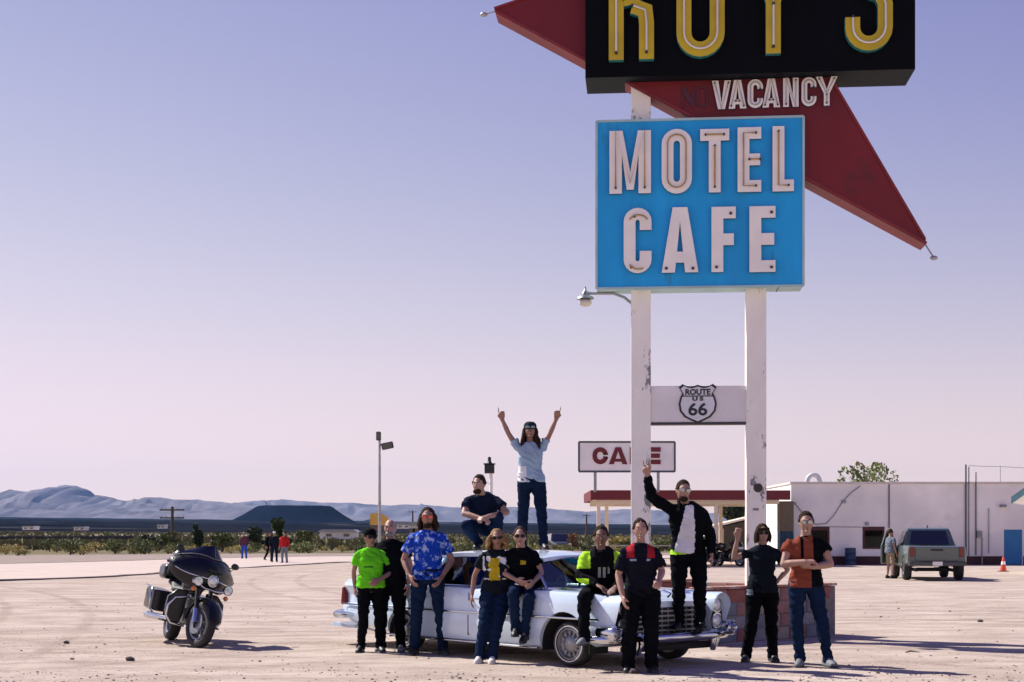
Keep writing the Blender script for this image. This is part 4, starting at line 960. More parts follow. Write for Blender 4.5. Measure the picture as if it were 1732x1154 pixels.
# ---------------------------------------------------------------- pickup seen from behind
def pickup():
    M_p = mat('grey_green_truck_paint', (0.085, 0.115, 0.105), 0.3, 0, 0.05, coat=.7); G = glass('smoked_glass', (0.05, 0.06, 0.07), 0.05)
    t = thing('pickup_truck', 'grey green pickup truck with its driver door open before the white building', 'truck', (14.62, 52.2, 0), R(90-8))
    # local x forward
    rs = []
    def sec(x, hw, z0, z1, tuck=.0):
        return [V((x, -hw*.9, z0)), V((x, -hw, z0+.1)), V((x, -hw, z0+.38)), V((x, -hw*.985, z1-.06)), V((x, -hw*.95, z1)), V((x, hw*.95, z1)), V((x, hw*.985, z1-.06)), V((x, hw, z0+.38)), V((x, hw, z0+.1)), V((x, hw*.9, z0))]
    for x, hw, z0, z1 in ((-2.62, .94, .55, 1.14), (-2.55, .97, .50, 1.17), (-.8, .985, .42, 1.17), (1.0, .985, .42, 1.16), (1.2, .985, .42, 1.15), (2.3, .96, .45, 1.08), (2.62, .90, .50, .98), (2.72, .82, .55, .88)): rs.append(sec(x, hw, z0, z1))
    mb = MB(); mb.rings(rs); body = mb.build('body', M_p, t); cut = []
    for ax in (1.72, -1.62):
        for s in (-1, 1):
            c = MB(); c.lathe([(.001, 0), (.46, 0), (.46, .6), (.001, .6)], 28, (ax, s*.62, .40), (0, s, 0)); cut.append(c.build('cutter', M_p)); cut[-1].parent = t
    c = MB(); c.b2((-2.53, -.78, .75), (-.92, .78, 1.4)); cut.append(c.build('cutter', M_p)); cut[-1].parent = t
    boolcut(body, cut); body.data.polygons.foreach_set('use_smooth', [True]*len(body.data.polygons)); body.data.set_sharp_from_angle(angle=R(30))
    rs = []
    for x, z, a in ((-.86, 1.16, .86), (-.80, 1.20, .86), (-.60, 1.74, .70), (-.45, 1.79, .68), (.35, 1.80, .68), (.55, 1.76, .69), (1.30, 1.16, .84)):
        rs.append([V((x, -.90 if z < 1.3 else -.86, 1.15)), V((x, -a, z)), V((x, a, z)), V((x, .90 if z < 1.3 else .86, 1.15))])
    mb = MB(); mb.rings(rs); mb.build('cab', M_p, t, smooth=25)
    slab([(-.845, -.66, 1.22), (-.845, .66, 1.22), (-.655, .58, 1.68), (-.655, -.58, 1.68)], .02, 'rear_window', mat('dark_rear_glass', (.008, .01, .013), .08, coat=1), t)
    for s in (-1, 1):
        slab([(-.6, s*.885, 1.2), (.25, s*.885, 1.2), (.2, s*.735, 1.68), (-.5, s*.735, 1.68)], .02, 'side_window', MATS['dark_rear_glass'], t)
        slab([(.30, s*.885, 1.2), (1.12, s*.875, 1.2), (.62, s*.735, 1.68), (.25, s*.735, 1.68)], .02, 'side_window', MATS['dark_rear_glass'], t)
        mb = MB(); mb.b2((-2.645, s*.80-.075, .80), (-2.56, s*.80+.075, 1.13)); mb.build('tail_light', M_red, t, bevel=.015)
        for ax in (1.72, -1.62): wheel(t, (ax, s*.86, .39), .39, .26, s, .23, M_steel, False, 6)
    mb = MB(); mb.b2((-2.665, -.70, .66), (-2.625, .70, 1.135)); tg = mb.build('tailgate', M_p, t, bevel=.015)
    mb = MB(); mb.b2((-2.672, -.2, 1.0), (-2.6655, .2, 1.07)); mb.build('handle', M_black, tg)
    mb = MB(); mb.b2((-2.82, -.93, .50), (-2.64, .93, .65)); mb.build('rear_bumper', mat('dark_grey_bumper', (.05, .055, .06), .4), t, bevel=.03)
    mb = MB(); mb.b2((-2.835, -.16, .515), (-2.825, .16, .645)); mb.build('number_plate', M_white, t)
    mb = MB(); mb.tube([(-2.2, -.6, .35), (1.9, -.6, .36)], .06, 8); mb.tube([(-2.2, .6, .35), (1.9, .6, .36)], .06, 8); mb.build('chassis_rail', M_cardark, t)
    mb = MB(); mb.b2((-1.9, -.55, .30), (-1.4, .55, .42)); mb.build('rear_axle', M_cardark, t, bevel=.04)
    mb = MB(); mb.tube([(-.3, 0, 1.80), (-.36, 0, 1.88)], .02, 6); mb.build('antenna', M_black, t)
    # open driver door, hinged at its front edge
    d = thing('door', None, None); d.parent = t; d.location = (1.08, .985, 0); d.rotation_euler = (0, 0, R(62)); d.rotation_euler = (0, 0, R(-30))
    mb = MB(); mb.b2((-1.1, -.05, .52), (0, .03, 1.16)); mb.build('door_skin', M_p, d, bevel=.03)
    mb = MB(); mb.tube([(-1.08, -.02, 1.16), (-.86, -.10, 1.69), (-.45, -.11, 1.69), (0, -.02, 1.17)], .03, 6); mb.build('door_frame', M_p, d)
    slab([(-1.05, -.02, 1.17), (-.02, -.02, 1.17), (-.45, -.10, 1.66), (-.84, -.10, 1.66)], .012, 'door_window', G, d)
    mb = MB(); mb.ell((-.12, .17, 1.22), (.06, .12, .09), 10, 7); mb.build('door_mirror', M_black, d, smooth=60)
pickup()
# ---------------------------------------------------------------- dark four-wheel drive far behind
def far_truck(px, py, lab, m, rz, s=1.0):
    g = gnd(px, py); t = thing('parked_car', lab, 'car', (g.x, g.y, 0), rz); G = MATS['dark_rear_glass']
    mb = MB(); rs = []
    for x, hw, z0, z1 in ((-2.2, .84, .5, 1.0), (-2.1, .9, .42, 1.05), (.8, .92, .4, 1.05), (1.9, .88, .42, .98), (2.2, .8, .5, .85)): rs.append([V((x, -hw*.95, z0)), V((x, -hw, z0+.2)), V((x, -hw*.95, z1)), V((x, hw*.95, z1)), V((x, hw, z0+.2)), V((x, hw*.95, z0))])
    mb.rings(rs); mb.build('body', m, t, smooth=30)
    mb = MB(); rs = []
    for x, hw, z in ((-2.05, .84, 1.04), (-1.85, .72, 1.66), (-1.5, .70, 1.74), (.2, .70, 1.74), (.35, .72, 1.68), (1.05, .82, 1.04)): rs.append([V((x, -.86, 1.03)), V((x, -hw, z)), V((x, hw, z)), V((x, .86, 1.03))])
    mb.rings(rs); mb.build('cabin', m, t, smooth=30)
    slab([(1.02, -.74, 1.08), (1.02, .74, 1.08), (.42, .64, 1.66), (.42, -.64, 1.66)], .04, 'windscreen', G, t)
    for q in (-1, 1):
        slab([(-1.8, q*.86, 1.1), (.8, q*.86, 1.1), (.3, q*.74, 1.62), (-1.7, q*.74, 1.62)], .02, 'side_window', G, t)
        mb = MB(); mb.b2((2.14, q*.66-.13, .72), (2.2, q*.66+.13, .86)); mb.build('headlight', M_lamp, t)
        for ax in (1.4, -1.35): wheel(t, (ax, q*.8, .36), .36, .24, q, .21, M_steel, False, 5)
    mb = MB(); mb.b2((2.1, -.85, .42), (2.28, .85, .6)); mb.build('front_bumper', M_black, t)
    return t
far_truck(945, 934.5, 'black four wheel drive parked far behind the standing woman', mat('black_car_paint', (.010, .012, .014), .3, coat=.7), R(-82))

# ---------------------------------------------------------------- touring motorcycle
def motorcycle():
    t = thing('motorcycle', 'black touring motorcycle with batwing fairing parked on the sand', 'motorcycle', (-4.645, 20.74, 0), 0)
    t.rotation_mode = 'QUATERNION'
    t.rotation_quaternion = Quaternion((0, 0, 1), R(-65)) @ Quaternion((1, 0, 0), R(-11))
    K = M_blkpaint
    wheel(t, (-.75, 0, .31), .31, .15, 1, .215, M_chrome, False, 9)
    # steered front end
    f = Matrix.Translation(V((.66, 0, .62))) @ Matrix.Rotation(R(18), 4, V((-.45, 0, 1)).normalized()) @ Matrix.Translation(V((-.66, 0, -.62)))
    fw = wheel(t, f @ V((.87, 0, .31)), .31, .125, 1, .215, M_steel, False, 9); fw.rotation_euler = (0, 0, R(18))
    def B(fn, name, m, smooth=60, parent=t, fr=True, bevel=0):
        mb = MB(); mb.X = f if fr else None; fn(mb); return mb.build(name, m, parent, smooth=smooth, bevel=bevel)
    for s in (-1, 1):
        B(lambda mb: mb.tube([(.88, s*.105, .31), (.80, s*.105, .50)], .042, 10), 'fork_slider', M_chrome)
        B(lambda mb: mb.tube([(.80, s*.105, .50), (.62, s*.105, .90)], .03, 10), 'fork_tube', M_black)
        B(lambda mb: mb.lathe([(.07, -.005), (.145, -.005), (.145, .005), (.07, .005)], 24, (.87, s*.075, .31), (0, 1, 0), closed=True), 'brake_disc', M_steel)
        B(lambda mb: mb.lathe([(.045, -.08), (.058, 0), (.06, .02), (.001, .03)], 18, (.86, s*.24, .86), (1, 0, 0)), 'spot_lamp', M_lamp)
        B(lambda mb: mb.lathe([(.062, -.02), (.068, 0), (.068, .025), (.062, .025)], 18, (.86, s*.24, .86), (1, 0, 0), closed=True), 'spot_lamp_ring', M_chrome)
        B(lambda mb: mb.ell((.84, s*.26, .75), (.03, .035, .035), 10, 7), 'turn_signal', M_amber)
        B(lambda mb: mb.tube([(.56, s*.12, 1.0), (.50, s*.30, 1.10), (.36, s*.42, 1.05)], .016, 8), 'handlebar', M_chrome)
        B(lambda mb: mb.tube([(.42, s*.38, 1.075), (.30, s*.47, 1.03)], .024, 8), 'grip', M_black)
        B(lambda mb: (mb.tube([(.46, s*.36, 1.09), (.50, s*.44, 1.20)], .008, 6), mb.ell((.50, s*.45, 1.235), (.02, .065, .045), 10, 7)), 'mirror', M_black)
    B(lambda mb: mb.rings([[V((.87+rr*math.cos(R(a)), yy, .31+rr*math.sin(R(a)))) for rr, yy in ((.335, -.10), (.36, -.085), (.372, -.04), (.375, 0), (.372, .04), (.36, .085), (.335, .10), (.325, .09), (.35, .07), (.36, 0), (.35, -.07), (.325, -.09))] for a in range(15, 176, 10)]), 'front_fender', K)
    # fairing: sections across the bike
    rs = []
    for y in [-.50, -.47, -.40, -.30, -.20, -.10, 0, .10, .20, .30, .40, .47, .50]:
        a = abs(y)/.50; x = .82-.30*a**1.7; zt = 1.215-.12*a**2.2+.03*math.sin(a*3.1); zb = .80+.05*a-.05*math.sin(a*math.pi)+.09*a**6; zt = max(zt, zb+.03)
        if a > .97: zt, zb = lerp(zb, zt, .7), lerp(zb, zt, .3)
        dx = .16*(1-a**2)+.05
        prof = [(x, lerp(zb, zt, .35)), (x-.01, lerp(zb, zt, .6)), (x-.06, lerp(zb, zt, .85)), (x-.13, zt), (x-.18, zt-.01), (x-.13, lerp(zb, zt, .8)), (x-.10, lerp(zb, zt, .4)), (x-.10, zb), (x-.03, lerp(zb, zt, .1))]
        rs.append([V((p, y, q)) for p, q in prof])
    fair = B(lambda mb: mb.rings(rs), 'fairing', K)
    B(lambda mb: mb.tube([r_[0]+V((.006, 0, 0)) for r_ in rs[1:-1]], .008, 6), 'fairing_trim', M_chrome)
    B(lambda mb: mb.tube([r_[3]+V((.0, 0, .006)) for r_ in rs[1:-1]], .007, 6), 'screen_trim', M_steel)
    B(lambda mb: mb.b2((.79, -.11, 1.04), (.825, .11, 1.065)), 'fairing_vent', M_black)
    for s in (-1, 1):
        B(lambda mb: mb.tube([(.50, s*.30, 1.10), (.60, s*.22, .98), (.64, s*.12, .80)], .006, 5), 'brake_cable', M_black)
        B(lambda mb: mb.tube([(.42, s*.38, 1.085), (.47, s*.44, 1.10), (.44, s*.50, 1.08)], .008, 5), 'lever', M_chrome)
    B(lambda mb: mb.lathe([(.06, -.06), (.072, 0), (.07, .03), (.04, .045), (.001, .05)], 20, (.80, 0, .925), (1, 0, 0)), 'headlight', M_lamp)
    B(lambda mb: mb.lathe([(.073, -.02), (.086, -.01), (.084, .03), (.073, .032)], 20, (.80, 0, .925), (1, 0, 0), closed=True), 'headlight_ring', M_chrome)
    B(lambda mb: mb.tube([(.86, -.24, .83), (.80, -.1, .80), (.80, .1, .80), (.86, .24, .83)], .014, 8), 'lamp_bar', M_chrome)
    # low dark windshield
    def ws(mb):
        vs = []; n = 10
        for j in range(4):
            for i in range(n+1):
                u = 2*i/n-1; v = j/3; vs.append(V((.68-.22*u*u-.10*v, .33*u*(1-.35*v*v), 1.20+.20*v*(1-u*u*.6))))
        fs = [(j*(n+1)+i, j*(n+1)+i+1, (j+1)*(n+1)+i+1, (j+1)*(n+1)+i) for j in range(3) for i in range(n)]
        k = len(vs); mb.add(vs+[p+V((-.006, 0, -.002)) for p in vs], fs+[tuple(k+q for q in reversed(g)) for g in fs])
    B(ws, 'windshield', glass('smoked_screen', (.06, .07, .08), .05))
    N = lambda fn, name, m, smooth=60, bevel=0: B(fn, name, m, smooth, t, False, bevel)
    N(lambda mb: mb.rings([[V((x, hw*math.cos(R(a)), z+hh*math.sin(R(a)))) for a in range(0, 360, 24)] for x, hw, hh, z in ((.48, .05, .05, .86), (.40, .14, .11, .86), (.2, .17, .13, .85), (0, .15, .12, .83), (-.14, .08, .07, .80))]), 'fuel_tank', K)
    N(lambda mb: mb.rings([[V((x, hw*math.cos(R(a)), z+hh*math.sin(R(a)))) for a in range(0, 360, 24)] for x, hw, hh, z in ((-.05, .12, .04, .74), (-.2, .18, .06, .74), (-.42, .19, .07, .73), (-.55, .17, .07, .80), (-.8, .17, .07, .83), (-.95, .12, .05, .84))]), 'seat', mat('black_seat_leather', (.012, .012, .013), .6, bump=.2))
    N(lambda mb: mb.b2((.02, -.13, .28), (.36, .13, .50)), 'crankcase', M_steel, 40, .04)
    for q in (-1, 1):
        def cyl(mb, q=q):
            ax = V((q*.40, 0, 1)).normalized(); c = V((.19, 0, .46))
            for k in range(7): mb.lathe([(.001, k*.03), (.085, k*.03), (.085, k*.03+.016), (.06, k*.03+.018), (.06, k*.03+.03), (.001, k*.03+.03)], 16, c+ax*.03, ax)
        N(cyl, 'cylinder', M_steel)
    N(lambda mb: mb.lathe([(.001, 0), (.09, 0), (.095, .04), (.05, .06), (.001, .06)], 18, (.22, -.15, .62), (0, -1, 0)), 'air_cleaner', M_chrome)
    for s in (-1, 1):
        # saddlebag with chrome rail
        bag = N(lambda mb: mb.rings([[V((x, s*yy, z)) for x, z in ((-.98*k-.62*(1-k), lerp(.62, .40, k)), (-.36*k-.62*(1-k), lerp(.62, .38, k)), (-.34*k-.62*(1-k), lerp(.62, .68, k)), (-.95*k-.62*(1-k), lerp(.62, .72, k)))] for yy, k in ((.17, .96), (.20, 1), (.37, 1), (.42, .93), (.435, .8))]), 'saddlebag', K, 35, .03)
        N(lambda mb: mb.tube([(-.36, s*.40, .36), (-.36, s*.46, .40), (-.36, s*.47, .62), (-.40, s*.45, .70), (-.9, s*.45, .74)], .012, 7), 'bag_rail', M_chrome)
        N(lambda mb: mb.tube([(-.95, s*.30, .33), (-.6, s*.42, .31), (-.3, s*.44, .31), (.05, s*.30, .31), (.2, s*.26, .31)], [.05, .05, .048, .04, .035], 10), 'exhaust_pipe', M_chrome)
        # engine guard loop
        N(lambda mb: mb.tube([(.46, s*.10, .66), (.47, s*.30, .62), (.46, s*.38, .50), (.45, s*.38, .36), (.43, s*.30, .27), (.40, s*.10, .25)], .017, 8), 'engine_guard', M_chrome)
        N(lambda mb: mb.rings([[V((.44-xx, s*yy, z)) for xx, yy in ((0, y0), (0, y1), (.10, y1), (.10, y0))] for z, y0, y1 in ((.28, .18, .34), (.42, .14, .40), (.62, .13, .39), (.74, .13, .28))]), 'leg_shield', K, 40, .02)
        N(lambda mb: mb.b2((.10, s*.22, .27), (.36, s*.40, .295)), 'footboard', M_black)
    # top case with backrest and pads
    N(lambda mb: mb.b2((-1.12, -.27, .86), (-.68, .27, 1.08)), 'top_case', K, 40, .06)
    N(lambda mb: mb.b2((-.70, -.24, .92), (-.60, .24, 1.16)), 'backrest', MATS['black_seat_leather'], 40, .04)
    N(lambda mb: mb.rings([[V((-.75+rr*math.cos(R(a)), yy, .31+rr*math.sin(R(a)))) for rr, yy in ((.33, -.10), (.37, -.085), (.385, 0), (.37, .085), (.33, .10), (.36, 0))] for a in range(10, 181, 10)]), 'rear_fender', K)
    N(lambda mb: mb.tube([(-.05, .12, .30), (-.12, .32, .01)], .014, 6), 'side_stand', M_steel)
    N(lambda mb: mb.tube([(.62, 0, .80), (.30, 0, .60), (.25, 0, .30), (-.4, 0, .28), (-.75, 0, .31)], .035, 8), 'frame', M_black)
    return t
MOTO = motorcycle()
# helmet and jacket left on the top of the seat
hp = MOTO.matrix_world
def on_moto(x, y, z): return V(MOTO.location)+MOTO.rotation_quaternion @ V((x, y, z))
h_ = thing('helmet', 'dark helmet resting on the seat behind the motorcycle fairing', 'helmet', on_moto(-.86, -.02, 1.20), R(-50))
mb = MB(); mb.ell((0, 0, 0), (.125, .15, .135), 16, 10); mb.build('shell', mat('navy_helmet', (.02, .03, .06), .3, coat=.6), h_, smooth=60)
mb = MB(); mb.ell((.035, 0, .005), (.105, .125, .055), 14, 8); mb.build('visor', MATS['dark_rear_glass'], h_, smooth=60)
# two bikes under the canopy
for (px, Y, rz, lab) in ((1196, 73.0, R(-120), 'dark motorcycle in the canopy shade nearest the columns'), (1232, 73.6, R(-60), 'dark motorcycle in the canopy shade next to the right sign post')):
    c = copy_tree(MOTO); c.location = (wx(px, Y), Y, 0); c.rotation_quaternion = Quaternion((0, 0, 1), rz) @ Quaternion((1, 0, 0), R(-8)); tag(c, lab)
# ================================================================= PEOPLE
def skin(name, c): return mat(name, c, .55, 0, .08, 9, .1, 60)
SK1 = skin('skin_tan', (.30, .16, .115)); SK2 = skin('skin_light', (.38, .215, .16)); SK3 = skin('skin_brown', (.19, .10, .07))
def cloth(name, c, **k):
    k.setdefault('bump', .35); k.setdefault('bscale', 14); sc_ = k.pop('scale', 7); return mat(name, c, .9, 0, .14, sc_, spec=.05, **k)
C_jean = cloth('blue_denim', (.008, .019, .050)); C_djean = cloth('dark_denim', (.007, .015, .038)); C_black = cloth('black_cotton', (.004, .005, .007)); C_navy = cloth('navy_cotton', (.008, .014, .034))
C_green = cloth('lime_green_cotton', (.13, .60, .02)); C_white = cloth('white_cotton', (.66, .67, .72)); C_neon = cloth('neon_yellow_green', (.42, .80, .04)); C_red = cloth('red_jersey', (.32, .02, .03))
C_orange = cloth('rust_orange_cotton', (.22, .055, .032)); C_tee = cloth('charcoal_tee', (.010, .014, .020)); C_pale = cloth('pale_blue_tee', (.30, .41, .52)); C_grey = cloth('grey_tee', (.16, .19, .23)); C_khaki = cloth('khaki_shorts', (.30, .24, .17)); C_yellow = cloth('mustard_print', (.46, .34, .02))
SH_black = mat('black_boot_leather', (.010, .010, .012), .5, 0, .2); SH_white = mat('white_trainer', (.60, .57, .54), .7); SH_grey = mat('grey_trainer', (.16, .17, .19), .7); SH_sole = mat('shoe_sole', (.05, .05, .05), .8)
H_dark = mat('dark_brown_hair', (.030, .017, .010), .85, 0, .3, 30, .6, 60, stretch=(3, 3, .5), spec=.12); H_blond = mat('blond_hair', (.30, .18, .085), .8, 0, .35, 30, .6, 60, stretch=(3, 3, .5), spec=.12); H_brown = mat('brown_hair', (.05, .03, .02), .8, 0, .3, 30, .6, 60, stretch=(3, 3, .5), spec=.12); H_grey = mat('grey_hair', (.20, .19, .18), .6)
G_dark = mat('dark_sunglasses', (.004, .004, .005), .3, spec=.25); G_red = mat('red_mirror_lens', (.50, .04, .02), .15, .3, coat=1); G_white = mat('white_lens_and_glare', (.34, .37, .38), .12, .5, coat=1)  # G_white: white of the goggles, and glare painted into the sunglasses
E_white = mat('eye_white', (.6, .6, .58), .3); E_dark = mat('eye_dark', (.02, .015, .01), .2); LIP = mat('lips', (.24, .08, .07), .5); TEETH = mat('teeth', (.42, .36, .32), .4)

def stand(s=1.0, lean=0.0):
    d = dict(pel=(0, 0, .95), wst=(0, 0, 1.09), chs=(0, 0, 1.29), nck=(0, .005, 1.475), hed=(0, -.015, 1.625),
             sha=(-.185, 0, 1.425), ela=(-.235, .03, 1.135), wra=(-.25, -.06, .90), shb=(.185, 0, 1.425), elb=(.235, .03, 1.135), wrb=(.25, -.06, .90),
             hpa=(-.095, 0, .93), kna=(-.12, -.015, .50), ana=(-.135, .03, .09), toa=(-.17, -.16, .0), hpb=(.095, 0, .93), knb=(.12, -.015, .50), anb=(.135, .03, .09), tob=(.17, -.16, .0))
    return {k: V(v)*s for k, v in d.items()}
def limb(mb, p, q, r, n=10):
    """tapered limb; r is a list of radii spread evenly from p to q"""
    p = V(p); q = V(q); m = len(r)-1
    mb.tube([p.lerp(q, i/m) for i in range(m+1)], list(r), n)
def ering(c, X, D, a, b, n=18, e=2.5):
    out = []
    for j in range(n):
        t = 2*math.pi*j/n; cs, sn = math.cos(t), math.sin(t)
        out.append(c+X*(a*math.copysign(abs(cs)**(2/e), cs))+D*(b*math.copysign(abs(sn)**(2/e), sn)))
    return out
def torso(mb, J, s, o, grow=0.0, neck=True):
    """rings from the crotch up to the neck following the spine; lo/hi trim in metres below the pelvis / fraction of chest"""
    hx = (J['hpb']-J['hpa']).normalized(); sx = (J['shb']-J['sha']).normalized()
    f = o.get('fem', 0); fat = o.get('fat', 0.0); bw = o.get('broad', 1.0)
    up0 = (J['wst']-J['pel']).normalized(); shm = (J['sha']+J['shb'])/2
    P = [(J['pel']+up0*(-.10*s), hx, .125, .095), (J['pel']+up0*(-.04*s), hx, .160+.012*f, .115+.01*f), (J['pel']+up0*(.03*s), hx, .165+.008*f, .118+fat*.5), (J['wst'], hx.lerp(sx, .4), .148-.018*f+fat*.6, .105+fat), (J['chs'], sx, (.172-.02*f)*bw+fat*.3, .118+.015*f+fat*.5), (shm+(J['nck']-shm)*.05-(J['nck']-J['chs']).normalized()*.03*s, sx, (.168-.014*f)*bw, .094)]
    if neck: P += [(shm.lerp(J['nck'], .75), sx, .085, .07), (J['nck'], sx, .058, .06), (J['nck'].lerp(J['hed'], .5), sx, .052, .056)]
    else: P += [(shm.lerp(J['nck'], .70), sx, .088, .074), (shm.lerp(J['nck'], .95), sx, .066, .066)]
    rs = []
    if not neck: P = P[2:]
    for i, (c, X, a, b) in enumerate(P):
        cu = P[min(len(P)-1, i+1)][0]-P[max(0, i-1)][0]
        D = cu.cross(X); D.normalize(); X2 = D.cross(cu).normalized()
        g = grow if i < 6 or not neck else 0
        rs.append(ering(c, X2, D, a*s+g, b*s+g))
    mb.rings(rs)
def hand(mb, w_, d, palm, pose, s, side):
    """palm and five fingers; d along the hand, palm = palm normal, side = +1 if the thumb lies towards d x palm"""
    d = V(d).normalized(); palm = V(palm); palm = (palm-d*palm.dot(d)).normalized(); x = d.cross(palm)*side
    M = lambda a, b, c: V(w_)+(x*a+palm*b+d*c)*s
    mb.rings([[M(a*math.cos(R(q)), b*math.sin(R(q)), z) for q in range(0, 360, 36)] for z, a, b in ((-.02, .028, .022), (.02, .036, .019), (.06, .044, .018), (.092, .043, .015))])
    curls = {'relax': (.35, .35, .4, .45), 'fist': (1.45,)*4, 'peace': (.0, .0, 1.5, 1.5), 'point': (.0, 1.5, 1.5, 1.5), 'open': (.08,)*4, 'grip': (1.0,)*4}[pose]
    spread = {'peace': .26, 'open': .16}.get(pose, .06)
    for i in range(4):
        c = curls[i]; L = (.075, .082, .076, .060)[i]; a0 = (.034, .0115, -.0115, -.033)[i]
        sp = (1, .3, -.35, -1)[i]*spread if not (pose == 'peace' and i == 1) else -spread
        p = M(a0, 0, .088); ang = 0; dirv = d; pts = [p]; ld = d*math.cos(sp)+x*math.sin(sp)
        for k, fr in enumerate((.45, .32, .23)):
            ang += c*(.75 if k == 0 else 1.0)
            pts.append(pts[-1]+(ld*math.cos(ang)+palm*math.sin(ang))*(L*fr*s*1.15))
        mb.tube(pts, [.0105*s, .010*s, .0095*s, .008*s], 7)
    fist = pose in ('fist', 'point', 'peace', 'grip')
    th = [M(.028, .004, .025), M(.052, .012, .052), M(.05 if not fist else .03, .034, .082), M(.045 if not fist else .0, .045, .10 if not fist else .085)]
    mb.tube(th, [.015*s, .0125*s, .0115*s, .009*s], 7)
def headpart(mb, c, Rm, s, o):
    def fn(p, d):
        z = d.z; x = p.x; y = p.y
        if z < 0: k = 1-.32*(-z)**1.3; x *= k; y = y*(1-.12*(-z)) - .012*s*(-z)
        if d.y < 0: y *= .93
        return V((x, y, p.z))
    mb.ell(c, (.077*s, .098*s, .118*s), 22, 14, Rm, fn)
    T = lambda x, y, z: c+Rm @ (V((x, y, z))*s)
    mb.tube([T(0, -.088, .022), T(0, -.104, -.012), T(0, -.112, -.022), T(0, -.09, -.034)], [.009*s, .013*s, .016*s, .012*s], 8)
    for q in (-1, 1): mb.ell(T(q*.077, .008, -.005), (.010*s, .02*s, .032*s), 8, 6, Rm)
    mb.ell(T(0, -.075, -.094), (.025*s, .022*s, .018*s), 8, 6, Rm)
    mb.ell(T(0, -.082, .03), (.055*s, .018*s, .012*s), 8, 6, Rm)

def hair_cap(mb, c, Rm, s, k=1.0, back=.0, low=0.0, seed=0):
    def fn(p, d):
        n_ = 1+.09*nz(d.x*5+seed, d.y*5, d.z*3)+.07*nz(d.x*13, d.y*13+seed, d.z*5)
        p = p*n_
        if d.z < -.1 and d.y < .35: p = p*max(.55, 1-(.5)*(-d.z-.1))      # clear the face
        return p
    mb.ell(c+Rm @ (V((0, .026+back, .040-low))*s), (.084*s*k, .096*s*k, .098*s*k), 24, 16, Rm, fn)
def locks(mb, c, Rm, s, L, spread, n, seed, down, amin=-125, amax=125, curl=.02, fwd=0.0):
    rr = random.Random(seed)
    for i in range(n):
        a = R(90+lerp(amin, amax, (i+.5)/n)+rr.uniform(-6, 6)); rad = rr.uniform(.068, .082)*s
        p0 = c+Rm @ V((rad*math.cos(a)*.95, .012+rad*math.sin(a)*1.05, .05*s)); out = (Rm @ V((math.cos(a), math.sin(a), 0)))
        l = L*rr.uniform(.8, 1.08); pts = []
        for k in range(7):
            t = k/6; w1 = curl*math.sin(t*9+rr.random()*1.2+i)
            pts.append(p0+V(down)*(l*t)+out*(spread*math.sin(min(1, t*1.4)*1.57)+w1*.6)+V((w1, w1*.5, 0))+V((0, -fwd*t, 0)))
        r0 = rr.uniform(.016, .024)*s; mb.tube(pts, [r0*.9, r0*1.15, r0*1.15, r0*1.1, r0, r0*.8, r0*.3], 7)

def wrinkle(me, amp, sc, seed):
    n = len(me.vertices); co = [0.0]*(3*n); me.vertices.foreach_get('co', co); nr = [0.0]*(3*n); me.vertices.foreach_get('normal', nr)
    for i in range(n):
        x, y, z = co[3*i:3*i+3]; u = z*1.6+.7*x; v = 1.1*(.35-abs(nz(x*sc*.7+seed, y*sc*.7, u*sc*1.2))*1.9)+.45*nz(x*sc*2.2+u*4, y*sc*2.2+seed, u*sc*2.4)
        for k in range(3): co[3*i+k] += nr[3*i+k]*amp*(v+.40)
    me.vertices.foreach_set('co', co); me.update()
def paint(me, mats, regs):
    me.materials.clear()
    for m in mats: me.materials.append(m)
    if regs:
        for p in me.polygons:
            c = p.center; q = p.normal
            for i, g in regs:
                if g(c.x, c.y, c.z, q): p.material_index = i

